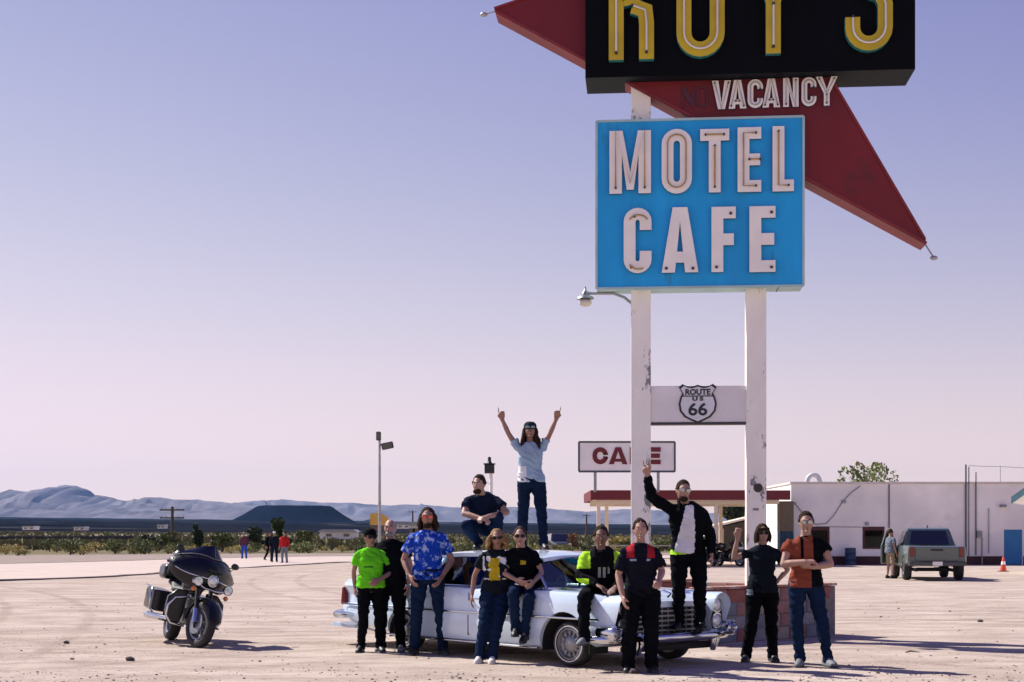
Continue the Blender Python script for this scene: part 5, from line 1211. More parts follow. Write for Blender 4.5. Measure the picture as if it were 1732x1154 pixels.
def person(label, loc, J, o, rz=0.0, group='people posing with the white car', vox=.0095):
    s = o.get('s', 1.0); t = thing('person', label, 'person', loc, rz, group); sk = o.get('skin', SK1); f = o.get('fem', 0); seed = o.get('seed', 1)*3.7
    for k in J: J[k] = V(J[k])
    Rm = Matrix.Rotation(R(o.get('yaw', 0)), 3, 'Z') @ Matrix.Rotation(R(o.get('pitch', 0)), 3, 'X') @ Matrix.Rotation(R(o.get('roll', 0)), 3, 'Y')
    hc = J['hed']; am = 1.0-.14*f; am *= o.get('arm', 1.0)
    # ---- body: one skin
    mb = MB(); torso(mb, J, s, o, -.022)
    for q in 'ab':
        sh, el, wr = J['sh'+q], J['el'+q], J['wr'+q]
        sh = sh-V((0, 0, .04*s)); mb.ell(sh, (.042*s*am,)*3, 10, 8); limb(mb, J['nck']-V((0, 0, .03*s)), sh, [.04*s, .038*s, .038*s]); limb(mb, sh, el, [.042*s*am, .052*s*am, .045*s*am, .040*s*am]); limb(mb, el, wr, [.040*s*am, .042*s*am, .036*s*am, .028*s*am]); mb.ell(el, (.040*s*am,)*3, 8, 6)
        hd = o.get('hand'+q, {}); d = V(hd.get('dir', (wr-el))); pn = V(hd.get('palm', (1 if q == 'a' else -1, 0, 0))); hand(mb, wr, d, pn, hd.get('pose', 'relax'), s*1.05, hd.get('side', 1 if q == 'a' else -1))
        hp_, kn, an, to = J['hp'+q], J['kn'+q], J['an'+q], J['to'+q]
        lt = 1.0 if o.get('shorts') else .80; limb(mb, hp_, kn, [.080*s*lt, .078*s*lt, .065*s*lt, .052*s*lt], 12); mb.ell(kn, (.050*s*lt,)*3, 8, 6); limb(mb, kn, an, [.052*s*lt, .055*s*lt, .045*s*lt, .034*s*lt], 12); limb(mb, an, an.lerp(to, .6)+V((0, 0, .012)), [.032*s, .020*s, .012*s])
        mb.ell(hp_+V((0, .03, 0))*s, (.070*s,)*3, 10, 8)
    headpart(mb, hc, Rm, s, o)
    me = remesh(mb, vox, 3); me.materials.append(sk); link('body', me, t)
    # ---- face
    T = lambda x, y, z: hc+Rm @ (V((x, y, z))*s)
    if not o.get('far'):
        g = o.get('glasses')
        for q in (-1, 1):
            if not g:
                mb = MB(); mb.ell(T(q*.030, -.079, .012), (.013*s, .010*s, .008*s), 8, 6, Rm); e = mb.build('eye', E_white, t, smooth=180)
                mb = MB(); mb.ell(T(q*.030, -.087, .012), (.006*s, .005*s, .006*s), 8, 6, Rm); mb.build('iris', E_dark, e)
            mb = MB(); mb.tube([T(q*.016, -.093, .033), T(q*.034, -.090, .038), T(q*.05, -.078, .032)], .0045*s, 5); mb.build('eyebrow', o.get('hairm', H_dark), t)
        mb = MB(); mb.tube([T(-.024, -.083, -.058), T(0, -.094, -.062), T(.024, -.083, -.058)], [.004*s, .0075*s, .004*s], 7, .7); mb.build('mouth', TEETH if o.get('smile') else LIP, t, smooth=180)
        if g:
            mb = MB()
            for q in (-1, 1): mb.prism([(q*.036+.029*math.cos(R(a)), .010+.021*math.sin(R(a))) for a in range(0, 360, 30)], 0, .007, lambda a, b, d: T(a, -.098-d+abs(a)*.22, b))
            gl = mb.build('sunglasses', g, t, smooth=40)
            mb = MB(); mb.tube([T(-.012, -.106, .016), T(.012, -.106, .016)], .004*s, 5)
            for q in (-1, 1): mb.tube([T(q*.062, -.088, .018), T(q*.082, -.03, .016), T(q*.080, .02, .012)], .0035*s, 5)
            mb.build('glasses_frame', M_black, gl)
    # ---- hair / hats
    hs = o.get('hair', 'short'); hm = o.get('hairm', H_dark)
    if hs != 'bald':
        mb = MB(); hair_cap(mb, hc, Rm, s, .985 if hs in ('short',) else 1.03, seed=seed, low=-.006 if hs == 'short' else .006)
        if hs in ('short', 'bun'): locks(mb, hc, Rm, s*.93, .055*s, .004, 22, seed, (0, .02, -1), -118, 118, .006)
        if hs == 'long': locks(mb, hc, Rm, s, o.get('hl', .30), .035, 20, seed, o.get('hdown', (0, .03, -1)), -120, 120, .014)
        if hs == 'wavy': locks(mb, hc, Rm, s, o.get('hl', .24), .05, 22, seed, o.get('hdown', (0, .02, -1)), -125, 125, .026)
        if hs == 'straight': locks(mb, hc, Rm, s, o.get('hl', .26), .02, 22, seed, (0, .02, -1), -128, 128, .004); mb.tube([T(-.066, -.07, .065), T(-.03, -.098, .058), T(.03, -.098, .058), T(.066, -.07, .065)], .022*s, 8)
        if hs == 'bun': mb.ell(T(0, .10, .10), (.045*s,)*3, 10, 8)
        me = remesh(mb, .0085, 1); me.materials.append(hm); link('hair', me, t)
    else:
        if o.get('stubble'):
            mb = MB(); mb.ell(T(0, -.062, -.078), (.052*s, .036*s, .042*s), 12, 8, Rm); mb.build('beard', H_grey, t, smooth=180)
    if o.get('beard'):
        mb = MB(); mb.ell(T(0, -.056, -.088), (.057*s, .043*s, .040*s), 12, 8, Rm); mb.build('beard', o['beard'], t, smooth=180)
    if o.get('cap'):
        cm = o['cap']; mb = MB()
        mb.rings([[T(r1*math.cos(R(a)), .012+r1*1.18*math.sin(R(a)), z) for a in range(0, 360, 18)] for z, r1 in ((.040, .089), (.075, .091), (.11, .082), (.135, .055), (.143, .01))]); cp = mb.build('cap', cm, t, smooth=60)
        if o.get('brim', 1):
            mb = MB(); mb.prism([(.075*math.cos(R(a)), -.085-.075*math.sin(R(a))) for a in range(0, 181, 15)], .045, .055, lambda a, b, d: T(a, b, d-.25*abs(a)*.3-.02*(-b-.08)/.08)); mb.build('brim', cm, cp)
    if o.get('goggles'):
        for q in (-1, 1):
            mb = MB(); mb.ell(T(q*.034, -.098, .058), (.031*s, .012*s, .021*s), 12, 8, Rm); mb.build('goggle_lens', o['goggles'], t, smooth=180)
    # ---- clothes
    top, tm, tregs = o['top'], o['topm'], o.get('topr', [])
    tm = tm if isinstance(tm, list) else [tm]
    lg = {'tee': .016, 'shirt': .014, 'jacket': .030, 'tank': .014, 'vest': .026}[top]
    mb = MB(); torso(mb, J, s, o, lg, neck=False)
    # the hem hangs below the waist
    hx = (J['hpb']-J['hpa']).normalized(); upv = (J['wst']-J['pel']).normalized(); D = upv.cross(hx).normalized()
    hem = o.get('hem', .05)
    if hem > -.05:
        fat = o.get('fat', 0); c0 = J['pel']-upv*(hem*s); c1 = J['wst']
        mb.rings([ering(c0, hx, D, .178*s+lg*.8+fat*.6, .132*s+lg*.8+fat*.6), ering(c0.lerp(c1, .5), hx, D, .172*s+lg*.7+fat*.6, .126*s+lg*.7+fat), ering(c1, hx, D, .15*s+lg+fat*.6, .108*s+lg+fat)])
    for q in 'ab':
        sh, el, wr = J['sh'+q], J['el'+q], J['wr'+q]
        if top in ('tee', 'shirt'):
            e = sh.lerp(el, o.get('slv', .62)); w1 = .072 if top == 'tee' else .078
            sh = sh-V((0, 0, .042*s)); mb.ell(sh, (.058*s*am,)*3, 12, 8); limb(mb, J['nck']-V((0, 0, .045*s)), sh, [.052*s, .052*s, .056*s]); limb(mb, sh, e, [.058*s*am, .064*s*am, w1*s*am], 12)
        elif top == 'jacket':
            mb.ell(sh-V((0, 0, .036*s)), (.064*s*am,)*3, 12, 8); limb(mb, J['nck']-V((0, 0, .04*s)), sh-V((0, 0, .036*s)), [.055*s, .056*s, .062*s]); limb(mb, sh-V((0, 0, .036*s)), el, [.064*s*am, .069*s*am, .063*s*am], 12); mb.ell(el, (.063*s*am,)*3, 10, 8); limb(mb, el, el.lerp(wr, .95), [.063*s*am, .062*s*am, .052*s*am, .046*s*am], 12)
        else: mb.ell(sh-(sh-J['nck']).normalized()*.02, (.062*s*am,)*3, 12, 8)
    me = remesh(mb, max(vox, .011), 7); wrinkle(me, .014, 8, seed); paint(me, tm, tregs)
    link({'tee': 'shirt', 'shirt': 'shirt', 'jacket': 'jacket', 'tank': 'shirt', 'vest': 'vest'}[top], me, t)
    if top != 'jacket':
        nk = J['nck']-(J['nck']-J['chs']).normalized()*.022*s; sx_ = (J['shb']-J['sha']).normalized(); dy_ = (J['nck']-J['chs']).cross(sx_).normalized()
        mb = MB(); ring = [nk+sx_*(.070*s*math.cos(R(a)))+dy_*(.070*s*math.sin(R(a)))+(J['nck']-J['chs']).normalized()*(.018*s*math.sin(R(a))*(-1)) for a in range(0, 361, 20)]
        mb.tube(ring, .011*s, 7); mb.build('collar', tm[0], t, smooth=180)
    else:
        for q in (-1, 1):
            nk = J['nck']; sx_ = (J['shb']-J['sha']).normalized(); mb = MB(); mb.tube([nk+sx_*(q*.05*s)+V((0, .05, .02))*s, nk+sx_*(q*.075*s)+V((0, .0, .015))*s, nk+sx_*(q*.07*s)+V((0, -.06, -.03))*s, nk+sx_*(q*.05*s)+V((0, -.095, -.10))*s], [.018*s, .02*s, .02*s, .012*s], 7); mb.build('collar', tm[0], t, smooth=180)
    mb = MB(); c = J['pel']; 
    mb.rings([ering(c-upv*(.10*s), hx, D, .135*s, .120*s), ering(c-upv*(.03*s), hx, D, .178*s, .140*s), ering(c+upv*(.07*s), hx, D, .170*s+o.get('fat', 0)*.4, .132*s+o.get('fat', 0)*.6)])
    lw = o.get('leg', 1.0)*s
    for q in 'ab':
        hp_, kn, an = J['hp'+q], J['kn'+q], J['an'+q]; mb.ell(hp_+V((0, .03, 0))*s, (.098*s,)*3, 12, 8)
        if o.get('shorts'):
            limb(mb, hp_, hp_.lerp(kn, .95), [.100*lw, .100*lw, .098*lw, .095*lw], 12)
        else:
            limb(mb, hp_, kn, [.098*lw, .095*lw, .082*lw, .070*lw], 14); mb.ell(kn, (.070*lw,)*3, 10, 8); limb(mb, kn, kn.lerp(an, 1.10), [.068*lw, .069*lw, .061*lw, .058*lw, .063*lw], 14)
    me = remesh(mb, max(vox, .011), 6); wrinkle(me, .013, 7, seed+5); bm_ = o['botm']; bm_ = bm_ if isinstance(bm_, list) else [bm_]; paint(me, bm_, o.get('botr', []))
    link('shorts' if o.get('shorts') else 'trousers', me, t)
    for q in 'ab':
        an, to = J['an'+q], J['to'+q]; d = (to-an); d.z = d.z*.0 if not o.get('toes') else d.z; heel = an-d.normalized()*.05*s; 
        fwd = (V((to.x, to.y, 0))-V((an.x, an.y, 0))).normalized() if (to-an).xy.length > .03 else V((0, -1, 0))
        dz = to.z-(an.z-.09*s); L = .27*s; base = V((an.x, an.y, an.z-.09*s))-fwd*.075*s
        sd = V((-fwd.y, fwd.x, 0)); rs = []
        for u, hw, hh in ((0, .030, .06), (.03, .040, .115), (.34, .040, .125), (.5, .043, .09), (.75, .049, .068), (.93, .038, .05), (1, .020, .034)):
            cc = base+fwd*(L*u)+V((0, 0, dz*u)); rs.append([cc+sd*(hw*s*k)+V((0, 0, hh*s*z)) for k, z in ((-1, .12), (-1, .5), (-.6, .95), (0, 1.05), (.6, .95), (1, .5), (1, .12))])
        if u: mb = MB(); mb.rings(rs)
        sh_ = mb.build('shoe', o.get('shoe', SH_black), t, smooth=60)
        mb = MB(); rs2 = [[base+fwd*(L*u)+V((0, 0, dz*u))+sd*(hw*s*1.08*k)+V((0, 0, z)) for k, z in ((-1, .0), (-1, .016), (1, .016), (1, .0))] for u, hw in ((-.02, .028), (.05, .038), (.3, .038), (.75, .048), (.95, .036), (1.03, .016))]
        mb.rings(rs2); mb.build('sole', o.get('sole', SH_sole), sh_)
    return t
def upd(J, s=1.0, **k):
    for n_, v in k.items(): J[n_] = V(v)*s
    return J
def belt(t, z, rx, ry, m, buckle=None):
    pass

# 1 lime tee ----------------------------------------------------------------------
s = .91; J = upd(stand(s), s, wrb=(.10, -.19, 1.03), elb=(.29, -.02, 1.13), wra=(-.22, .06, .92), ela=(-.235, .06, 1.14), toa=(-.20, -.15, 0), kna=(-.10, -.02, .5), hed=(-.01, -.02, 1.62))
g = gnd(627, 1103)
person('woman in lime green tee shirt and black cap at the tail of the car', g, J, dict(s=s, fem=1, fat=.02, skin=SK1, hair='bun', hairm=H_brown, cap=C_black, yaw=14, top='tee', topm=[C_green, cloth('dark_green_print', (.03, .16, .02))], topr=[(1, lambda x, y, z, q: q.y < -.3 and 1.095 < z < 1.112 and -.10 < x < .02)], hem=.03, botm=C_black, shoe=SH_black, glasses=G_dark, seed=1, handb=dict(palm=(0, 1, 0), pose='relax')), R(12))
# 2 bald man ----------------------------------------------------------------------
s = .985; J = upd(stand(s), s, ela=(-.20, .10, 1.16), wra=(-.20, -.05, .98), toa=(-.15, -.15, 0), elb=(.26, .03, 1.13))
person('bald man in black tee shirt and black trousers behind the lime shirt', (-1.585, 19.28, 0), J, dict(s=s, fat=.035, broad=1.08, skin=SK2, hair='bald', stubble=1, top='tee', topm=C_black, hem=.07, botm=C_black, shoe=SH_grey, glasses=None, seed=2, leg=1.12, yaw=-8), R(-4))
# 3 Hawaiian shirt ----------------------------------------------------------------
C_aloha = cloth('blue_floral_shirt', (.010, .055, .42), scale=22, col2=(.34, .46, .75), thr=.53)
s = 1.065; J = upd(stand(s), s, wra=(-.20, -.12, .93), ela=(-.29, .03, 1.12), wrb=(.17, -.13, .92), elb=(.285, .03, 1.12), kna=(-.13, -.03, .5), knb=(.15, -.02, .5), ana=(-.16, .03, .09), anb=(.18, .03, .09), toa=(-.20, -.15, 0), tob=(.24, -.14, 0))
person('long haired man in blue floral shirt and red mirrored sunglasses', (-1.07, 18.78, 0), J, dict(s=s, skin=SK1, hair='long', hl=.24, top='shirt', topm=C_aloha, hem=.06, botm=C_jean, shoe=SH_black, glasses=G_red, beard=H_dark, seed=3, broad=.94, slv=.7, arm=.92))
# 4 crouching man on the roof -----------------------------------------------------
zr_ = 1.335; c = carw(-.78, -.10, 0)
J = dict(pel=(.03, .14, .30), wst=(.01, .10, .43), chs=(-.01, .01, .585), nck=(-.03, -.06, .725), hed=(-.06, -.13, .84),
         sha=(-.20, -.03, .675), ela=(-.25, -.20, .46), wra=(-.03, -.34, .40), shb=(.16, -.04, .675), elb=(.31, -.16, .48), wrb=(.05, -.35, .42),
         hpa=(-.075, .11, .29), kna=(-.22, -.30, .30), ana=(-.07, -.04, .09), toa=(-.10, -.23, 0), hpb=(.12, .11, .29), knb=(.20, -.24, .42), anb=(.16, .03, .09), tob=(.17, -.16, 0))
person('dark haired man in navy tee squatting on the car roof', (c.x, c.y, zr_-.005), J, dict(s=1.0, skin=SK2, hair='short', top='tee', topm=C_navy, hem=.0, botm=C_jean, shoe=SH_black, seed=4, yaw=-22, broad=1.05, beard=H_dark, handa=dict(palm=(0, .3, -1), pose='grip'), handb=dict(palm=(0, .3, -1), pose='grip')))
# 5 woman standing on the roof ----------------------------------------------------
s = .925; c = carw(.02, .02, 0)
J = upd(stand(s), s, pel=(.02, 0, .95), sha=(-.165, 0, 1.43), shb=(.165, 0, 1.43), ela=(-.30, -.02, 1.60), wra=(-.385, -.06, 1.79), elb=(.275, -.02, 1.60), wrb=(.36, -.06, 1.80),
        hpa=(-.075, 0, .93), kna=(-.10, .05, .50), ana=(-.11, .13, .09), toa=(-.17, -.03, 0), hpb=(.11, 0, .93), knb=(.16, -.06, .50), anb=(.185, -.13, .09), tob=(.22, -.30, 0))
person('woman on the car roof with both arms raised in pale tee and cap', (c.x, c.y, zr_-.005), J, dict(s=s, fem=1, skin=SK1, hair='long', hl=.36, hairm=H_dark, hdown=(0, -.12, -1), cap=cloth('dark_teal_cap', (.015, .035, .04)), brim=1, goggles=G_white, top='tee', topm=[C_pale, C_white], topr=[(1, lambda x, y, z, q: z < 1.06 and x < -.05)], hem=.02, slv=.5, botm=C_djean, shoe=SH_black, seed=5, smile=1, handa=dict(dir=(-.1, 0, 1), palm=(0, -1, 0), pose='point', side=-1), handb=dict(dir=(.12, 0, 1), palm=(0, -1, 0), pose='point', side=1)))
# 6 blond woman leaning on the door -----------------------------------------------
s = .93
J = upd(stand(s), s, pel=(.17, .28, .93), wst=(.175, .27, 1.07), chs=(.16, .22, 1.26), nck=(.165, .19, 1.445), hed=(.165, .15, 1.58), sha=(-.01, .20, 1.39), shb=(.34, .18, 1.37), ela=(-.13, .25, 1.10), wra=(-.16, .22, .86), elb=(.42, .2, 1.12), wrb=(.38, .1, .92),
        hpa=(.06, .27, .92), kna=(.01, .06, .50), ana=(-.06, .03, .09), toa=(-.09, -.15, 0), hpb=(.26, .26, .92), knb=(.16, .05, .50), anb=(.10, .0, .09), tob=(.10, -.19, 0))
person('blond woman in charcoal tee with yellow print leaning on the car door', (-.33, 17.52, 0), J, dict(s=s, fem=1, fat=.035, skin=SK1, hair='wavy', hairm=H_blond, hl=.20, top='tee', topm=[C_tee, C_yellow, C_white], topr=[(2, lambda x, y, z, q: q.y < -.2 and .98 < z < 1.26 and -.02 < x < .30 and nz(x*13+2, z*12) > .02), (1, lambda x, y, z, q: q.y < -.2 and .97 < z < 1.24 and (.06+.05*nz(z*16, 2) < x < .18+.05*nz(z*18, 7)))], hem=.05, botm=C_jean, shoe=SH_white, sole=SH_white, glasses=G_dark, seed=6, roll=-6, leg=1.14))
# 7 woman sitting on the door sill ------------------------------------------------
J = dict(pel=(.02, .02, .90), wst=(.02, 0, 1.03), chs=(.01, -.04, 1.20), nck=(-.01, -.06, 1.365), hed=(-.02, -.08, 1.49), sha=(-.17, -.04, 1.315), shb=(.16, -.05, 1.31), ela=(-.21, -.1, 1.06), wra=(-.06, -.26, .98), elb=(.24, -.10, 1.06), wrb=(.14, -.30, .96),
         hpa=(-.06, 0, .88), kna=(-.10, -.36, .82), ana=(-.07, -.30, .42), toa=(-.09, -.50, .32), hpb=(.11, 0, .88), knb=(.09, -.38, .78), anb=(.035, -.30, .38), tob=(.0, -.48, .24))
c = carw(.62, -.86, 0)
person('woman in dark tee and sunglasses sitting on the car between friends', (.115, 17.72, .0), J, dict(s=.93, fem=1, fat=.01, skin=SK2, hair='bun', hairm=H_brown, top='tee', topm=[C_black, C_yellow], topr=[(1, lambda x, y, z, q: q.y < -.3 and 1.16 < z < 1.21 and -.02 < x < .05)], hem=.04, botm=C_jean, shoe=SH_black, glasses=G_dark, seed=7, toes=1))
# 8 rider on the wing -------------------------------------------------------------
J = dict(pel=(0, .03, .96), wst=(0, .0, 1.09), chs=(.0, -.04, 1.27), nck=(-.01, -.07, 1.43), hed=(-.01, -.10, 1.565), sha=(-.19, -.05, 1.37), shb=(.19, -.05, 1.37), ela=(-.24, -.12, 1.12), wra=(-.06, -.32, 1.02), elb=(.26, -.10, 1.10), wrb=(.14, -.34, 1.0),
         hpa=(-.09, 0, .94), kna=(-.22, -.42, .88), ana=(-.22, -.46, .44), toa=(-.30, -.66, .36), hpb=(.10, 0, .94), knb=(.13, -.45, .86), anb=(.12, -.45, .45), tob=(.12, -.66, .37))
C_rider = cloth('black_rider_jacket', (.006, .007, .009)); C_ridew = cloth('grey_jacket_stripe', (.35, .40, .36))
person('rider in black and neon jacket sitting on the front wing', (1.03, 17.02, -.075), J, dict(s=.98, skin=SK3, hair='short', top='jacket', topm=[C_rider, C_neon, C_ridew], topr=[(1, lambda x, y, z, q: (abs(x) > .135 and z > 1.20 and (q.y < .4) and z < 1.40) or (x < -.16 and 1.03 < z < 1.09) or (z < 1.04 and abs(x) > .2)), (2, lambda x, y, z, q: q.y < -.4 and 1.10 < z < 1.22 and (-.045 < x < -.02 or .01 < x < .035 or (.06 < x < .08 and z > 1.15)))], hem=.04, botm=C_black, shoe=SH_grey, seed=8, leg=1.1, handa=dict(palm=(0, 0, -1), pose='relax'), handb=dict(palm=(0, 0, -1), pose='relax')))
# 9 red and navy jersey -----------------------------------------------------------
s = .965; J = upd(stand(s), s, pel=(.02, .10, .93), hpa=(-.08, .1, .92), hpb=(.12, .1, .92), wst=(.02, .07, 1.07), chs=(0, .02, 1.27), ela=(-.25, .0, 1.11), wra=(-.21, -.13, .87), elb=(.25, -.0, 1.15), wrb=(.20, -.20, 1.06), sha=(-.175, .0, 1.40), shb=(.175, 0, 1.40))
C_jers = cloth('navy_black_jersey', (.008, .009, .018))
person('smiling rider in navy jersey with red shoulders before the grille', (1.415, 16.32, 0), J, dict(s=s, skin=SK2, hair='bun', hairm=H_dark, top='tee', topm=[C_jers, C_red, C_pale], topr=[(1, lambda x, y, z, q: z > 1.30*.965 and .07 < abs(x) < .155 and q.y < .5), (2, lambda x, y, z, q: q.y < -.4 and 1.225 < z < 1.25 and (-.12 < x < -.05 or .06 < x < .1))], slv=.8, hem=.03, botm=C_black, shoe=SH_black, seed=9, leg=1.25, smile=1, handb=dict(palm=(-.5, 0, -1), pose='grip')))
# 10 peace sign -------------------------------------------------------------------
c = carw(2.60, .22, 0); zb_ = .425; k = 17.1/2500
J = dict(pel=(.02, .08, .92), wst=(.01, .06, 1.06), chs=(.0, .02, 1.27), nck=(-.03, .0, 1.455), hed=(-.055, -.04, 1.59), sha=(-.20, .0, 1.41), ela=(-.415, -.03, 1.53), wra=(-.475, -.10, 1.77), shb=(.18, .02, 1.36), elb=(.27, .05, 1.09), wrb=(.27, -.05, .86),
         hpa=(-.08, .08, .90), kna=(-.10, .0, .48), ana=(-.10, .07, .09), toa=(-.13, -.12, 0), hpb=(.12, .08, .90), knb=(.14, -.02, .48), anb=(.15, .06, .09), tob=(.18, -.13, 0))
person('man in black jacket and white tee on the bumper making a peace sign', (c.x-.02, c.y, zb_), J, dict(s=.985, skin=SK2, hair='short', top='jacket', topm=[C_black, C_white], topr=[(1, lambda x, y, z, q: q.y < .25 and y < .02 and z < 1.43 and -.03-.24*(1.43-z) < x+.02*nz(z*14, 3) < .055+.07*min(.3, 1.43-z))], hem=.02, botm=[C_black, C_neon], botr=[(1, lambda x, y, z, q: x < -.03 and .86 < z < .93 and q.y < .0)], shoe=SH_black, glasses=G_white, beard=H_dark, seed=10, roll=8, yaw=10, broad=1.08, leg=1.1, handa=dict(dir=(.05, 0, 1), palm=(0, -1, 0), pose='peace', side=-1)))
# 11 black tee, raised hand -------------------------------------------------------
s = .94; J = upd(stand(s), s, ela=(-.375, -.04, 1.32), wra=(-.335, -.12, 1.57), sha=(-.17, 0, 1.42), shb=(.17, 0, 1.42), elb=(.33, .06, 1.17), wrb=(.19, .02, 1.02), kna=(-.14, -.02, .5), ana=(-.20, .04, .09), toa=(-.26, -.14, 0), knb=(.11, -.02, .5), anb=(.13, .02, .09), tob=(.16, -.17, 0))
person('dark haired woman in black tee raising one hand beside the planter', (3.0, 17.7, 0), J, dict(s=s, fem=1, skin=SK2, hair='straight', hl=.16, top='tee', topm=C_tee, hem=.07, slv=.5, botm=[C_black, C_grey], botr=[(1, lambda x, y, z, q: x < -.13 and .80 < z < .86 and q.y < -.2)], shoe=SH_black, glasses=G_dark, seed=11, smile=1, leg=1.1, handa=dict(dir=(.1, 0, 1), palm=(0, -1, 0), pose='grip', side=-1), handb=dict(dir=(-1, .1, -.3), palm=(0, 1, 0), pose='relax')))
# 12 arms crossed -----------------------------------------------------------------
s = 1.015; J = upd(stand(s), s, ela=(-.265, -.07, 1.16), wra=(-.04, -.22, 1.19), elb=(.265, -.07, 1.16), wrb=(.02, -.20, 1.13), kna=(-.11, -.02, .5), ana=(-.06, .03, .09), toa=(-.12, -.14, 0), knb=(.18, -.02, .5), anb=(.25, .02, .09), tob=(.30, -.15, 0))
person('man in jeans and rust tee under dark vest with arms crossed', (3.39, 17.05, 0), J, dict(s=s, skin=SK2, hair='short', top='tee', topm=[C_black, C_orange], topr=[(1, lambda x, y, z, q: x < .035 and q.y < .35 and not (-.085 < x < -.045 and z > 1.25)), (1, lambda x, y, z, q: q.y < -.2 and .03 < x < .06 and z > 1.2)], slv=.48, hem=.05, botm=C_jean, shoe=SH_grey, glasses=G_white, seed=12, broad=1.06, arm=1.06, yaw=-5, handa=dict(dir=(1, .1, .05), palm=(0, .5, -1), pose='grip'), handb=dict(dir=(-1, .1, .05), palm=(0, .5, 1), pose='grip')))  # black half of the shirt is dark vest plus shade painted on that side
# by the truck and far off ---------------------------------------------------------
J = upd(stand(1.0), 1.0, wrb=(.10, -.25, 1.0), elb=(.24, -.1, 1.12))
person('man in grey tee and khaki shorts at the open truck door', (13.42, 52.4, 0), J, dict(far=1, skin=SK2, hair='short', hairm=H_brown, top='tee', topm=C_grey, fat=.04, botm=C_khaki, shorts=1, shoe=SH_black, seed=13, hem=.05), R(115), None, .014)
for (px, py, lab, tp, bt, hr, sd_, rz) in ((413, 946, 'far walker in bright blue trousers and dark top before the scrub', cloth('plum_top', (.10, .04, .06)), cloth('royal_blue_trousers', (.02, .08, .45)), SH_grey, 14, 0), (456, 950, 'far walker in all black half hidden behind another walker', C_black, C_black, None, 15, 40), (464, 952, 'far walker in pale hat and dark jeans between two others', C_tee, C_djean, C_white, 16, 10), (481, 953, 'far walker in red jacket before the scrub', cloth('scarlet_jacket', (.42, .02, .02)), C_grey, None, 17, -15)):
    g = gnd(px, py); J = stand(1.0); 
    if sd_ == 15: J = upd(J, kna=(-.12, .05, .52), ana=(-.14, .33, .2), toa=(-.15, .2, .08))
    person(lab, g, J, dict(far=1, skin=SK1, hair='short', top='jacket', topm=tp, botm=bt, shoe=SH_black, seed=sd_, cap=hr if sd_ in (14, 16) else None, brim=0), R(rz), 'people walking far behind', .016)
# ================================================================= PLANTS, POLES, FAR THINGS
def leafmat(name, c, c2):
    return mat(name, c, .75, 0, .35, 1.3, col2=c2, thr=.54, spec=.2)
L_sage = leafmat('sage_leaves', (.21, .22, .085), (.30, .28, .12)); L_olive = leafmat('olive_leaves', (.13, .155, .055), (.21, .21, .08)); L_dry = leafmat('dry_yellow_scrub', (.44, .37, .14), (.33, .28, .09)); L_dark = leafmat('dark_green_leaves', (.035, .055, .028), (.07, .085, .04)); L_tree = leafmat('tree_leaves', (.045, .075, .022), (.09, .11, .035))
def leaves(mb, blobs, n, size, rr, flat=.5):
    for k in range(n):
        c, r = rr.choice(blobs); 
        while True:
            d = V((rr.uniform(-1, 1), rr.uniform(-1, 1), rr.uniform(-1, 1)))
            if .15 < d.length < 1: break
        d = d.normalized()*(d.length**.45); p = V(c)+V((d.x*r[0], d.y*r[1], d.z*r[2]))
        if p.z < .01: p.z = abs(p.z)*.3+.01
        u = V((rr.uniform(-1, 1), rr.uniform(-1, 1), rr.uniform(-1, 1))).normalized(); v = u.orthogonal().normalized(); v.rotate(Quaternion(u, rr.random()*6.28)); s_ = size*rr.uniform(.6, 1.3)
        mb.add([p-u*s_, p+v*s_*flat, p+u*s_, p-v*s_*flat], [(0, 1, 2, 3)])
def bush_parts(w_, h_, n, size, m, seed, stems=5):
    rr = random.Random(seed); blobs = []
    for k in range(7):
        a = rr.random()*6.28; q = rr.random()**.5*.62
        blobs.append(((w_*.5*q*math.cos(a), w_*.5*q*math.sin(a), h_*rr.uniform(.35, .68)), (w_*rr.uniform(.16, .28), w_*rr.uniform(.16, .28), h_*rr.uniform(.22, .36))))
    mb = MB(); leaves(mb, blobs, n, size, rr); fo = mb.mesh('foliage'); fo.materials.append(m)
    mb = MB()
    for k in range(stems):
        c, r = blobs[k % len(blobs)]; mb.tube([(0, 0, -.03), (c[0]*.4, c[1]*.4, c[2]*.5), c], [.03*h_, .02*h_, .008*h_], 5)
    st = mb.mesh('stems'); st.materials.append(M_wood); return fo, st
VAR = [bush_parts(1.5, .8, 420, .07, L_sage, 1), bush_parts(1.7, .9, 420, .075, L_olive, 2), bush_parts(1.3, .65, 380, .06, L_dry, 3), bush_parts(2.1, 1.1, 520, .085, L_olive, 4), bush_parts(1.2, .6, 350, .06, L_sage, 5), bush_parts(1.6, .8, 420, .07, L_dry, 6)]
def put_bush(x, y, sc, v, label, group, rz, sz=1.0):
    t = thing('desert_bush', label, 'bush', (x, y, slopez(x, y)), rz, group); t.scale = (sc, sc, sc*sz)
    link('foliage', VAR[v][0], t); link('stems', VAR[v][1], t)
rr = random.Random(21); nb = 0
def edge_y(x):
    for (a, b) in zip(S1, S1[1:]):
        if a[0] <= x <= b[0]: return lerp(a[1], b[1], (x-a[0])/(b[0]-a[0]))
    return 128
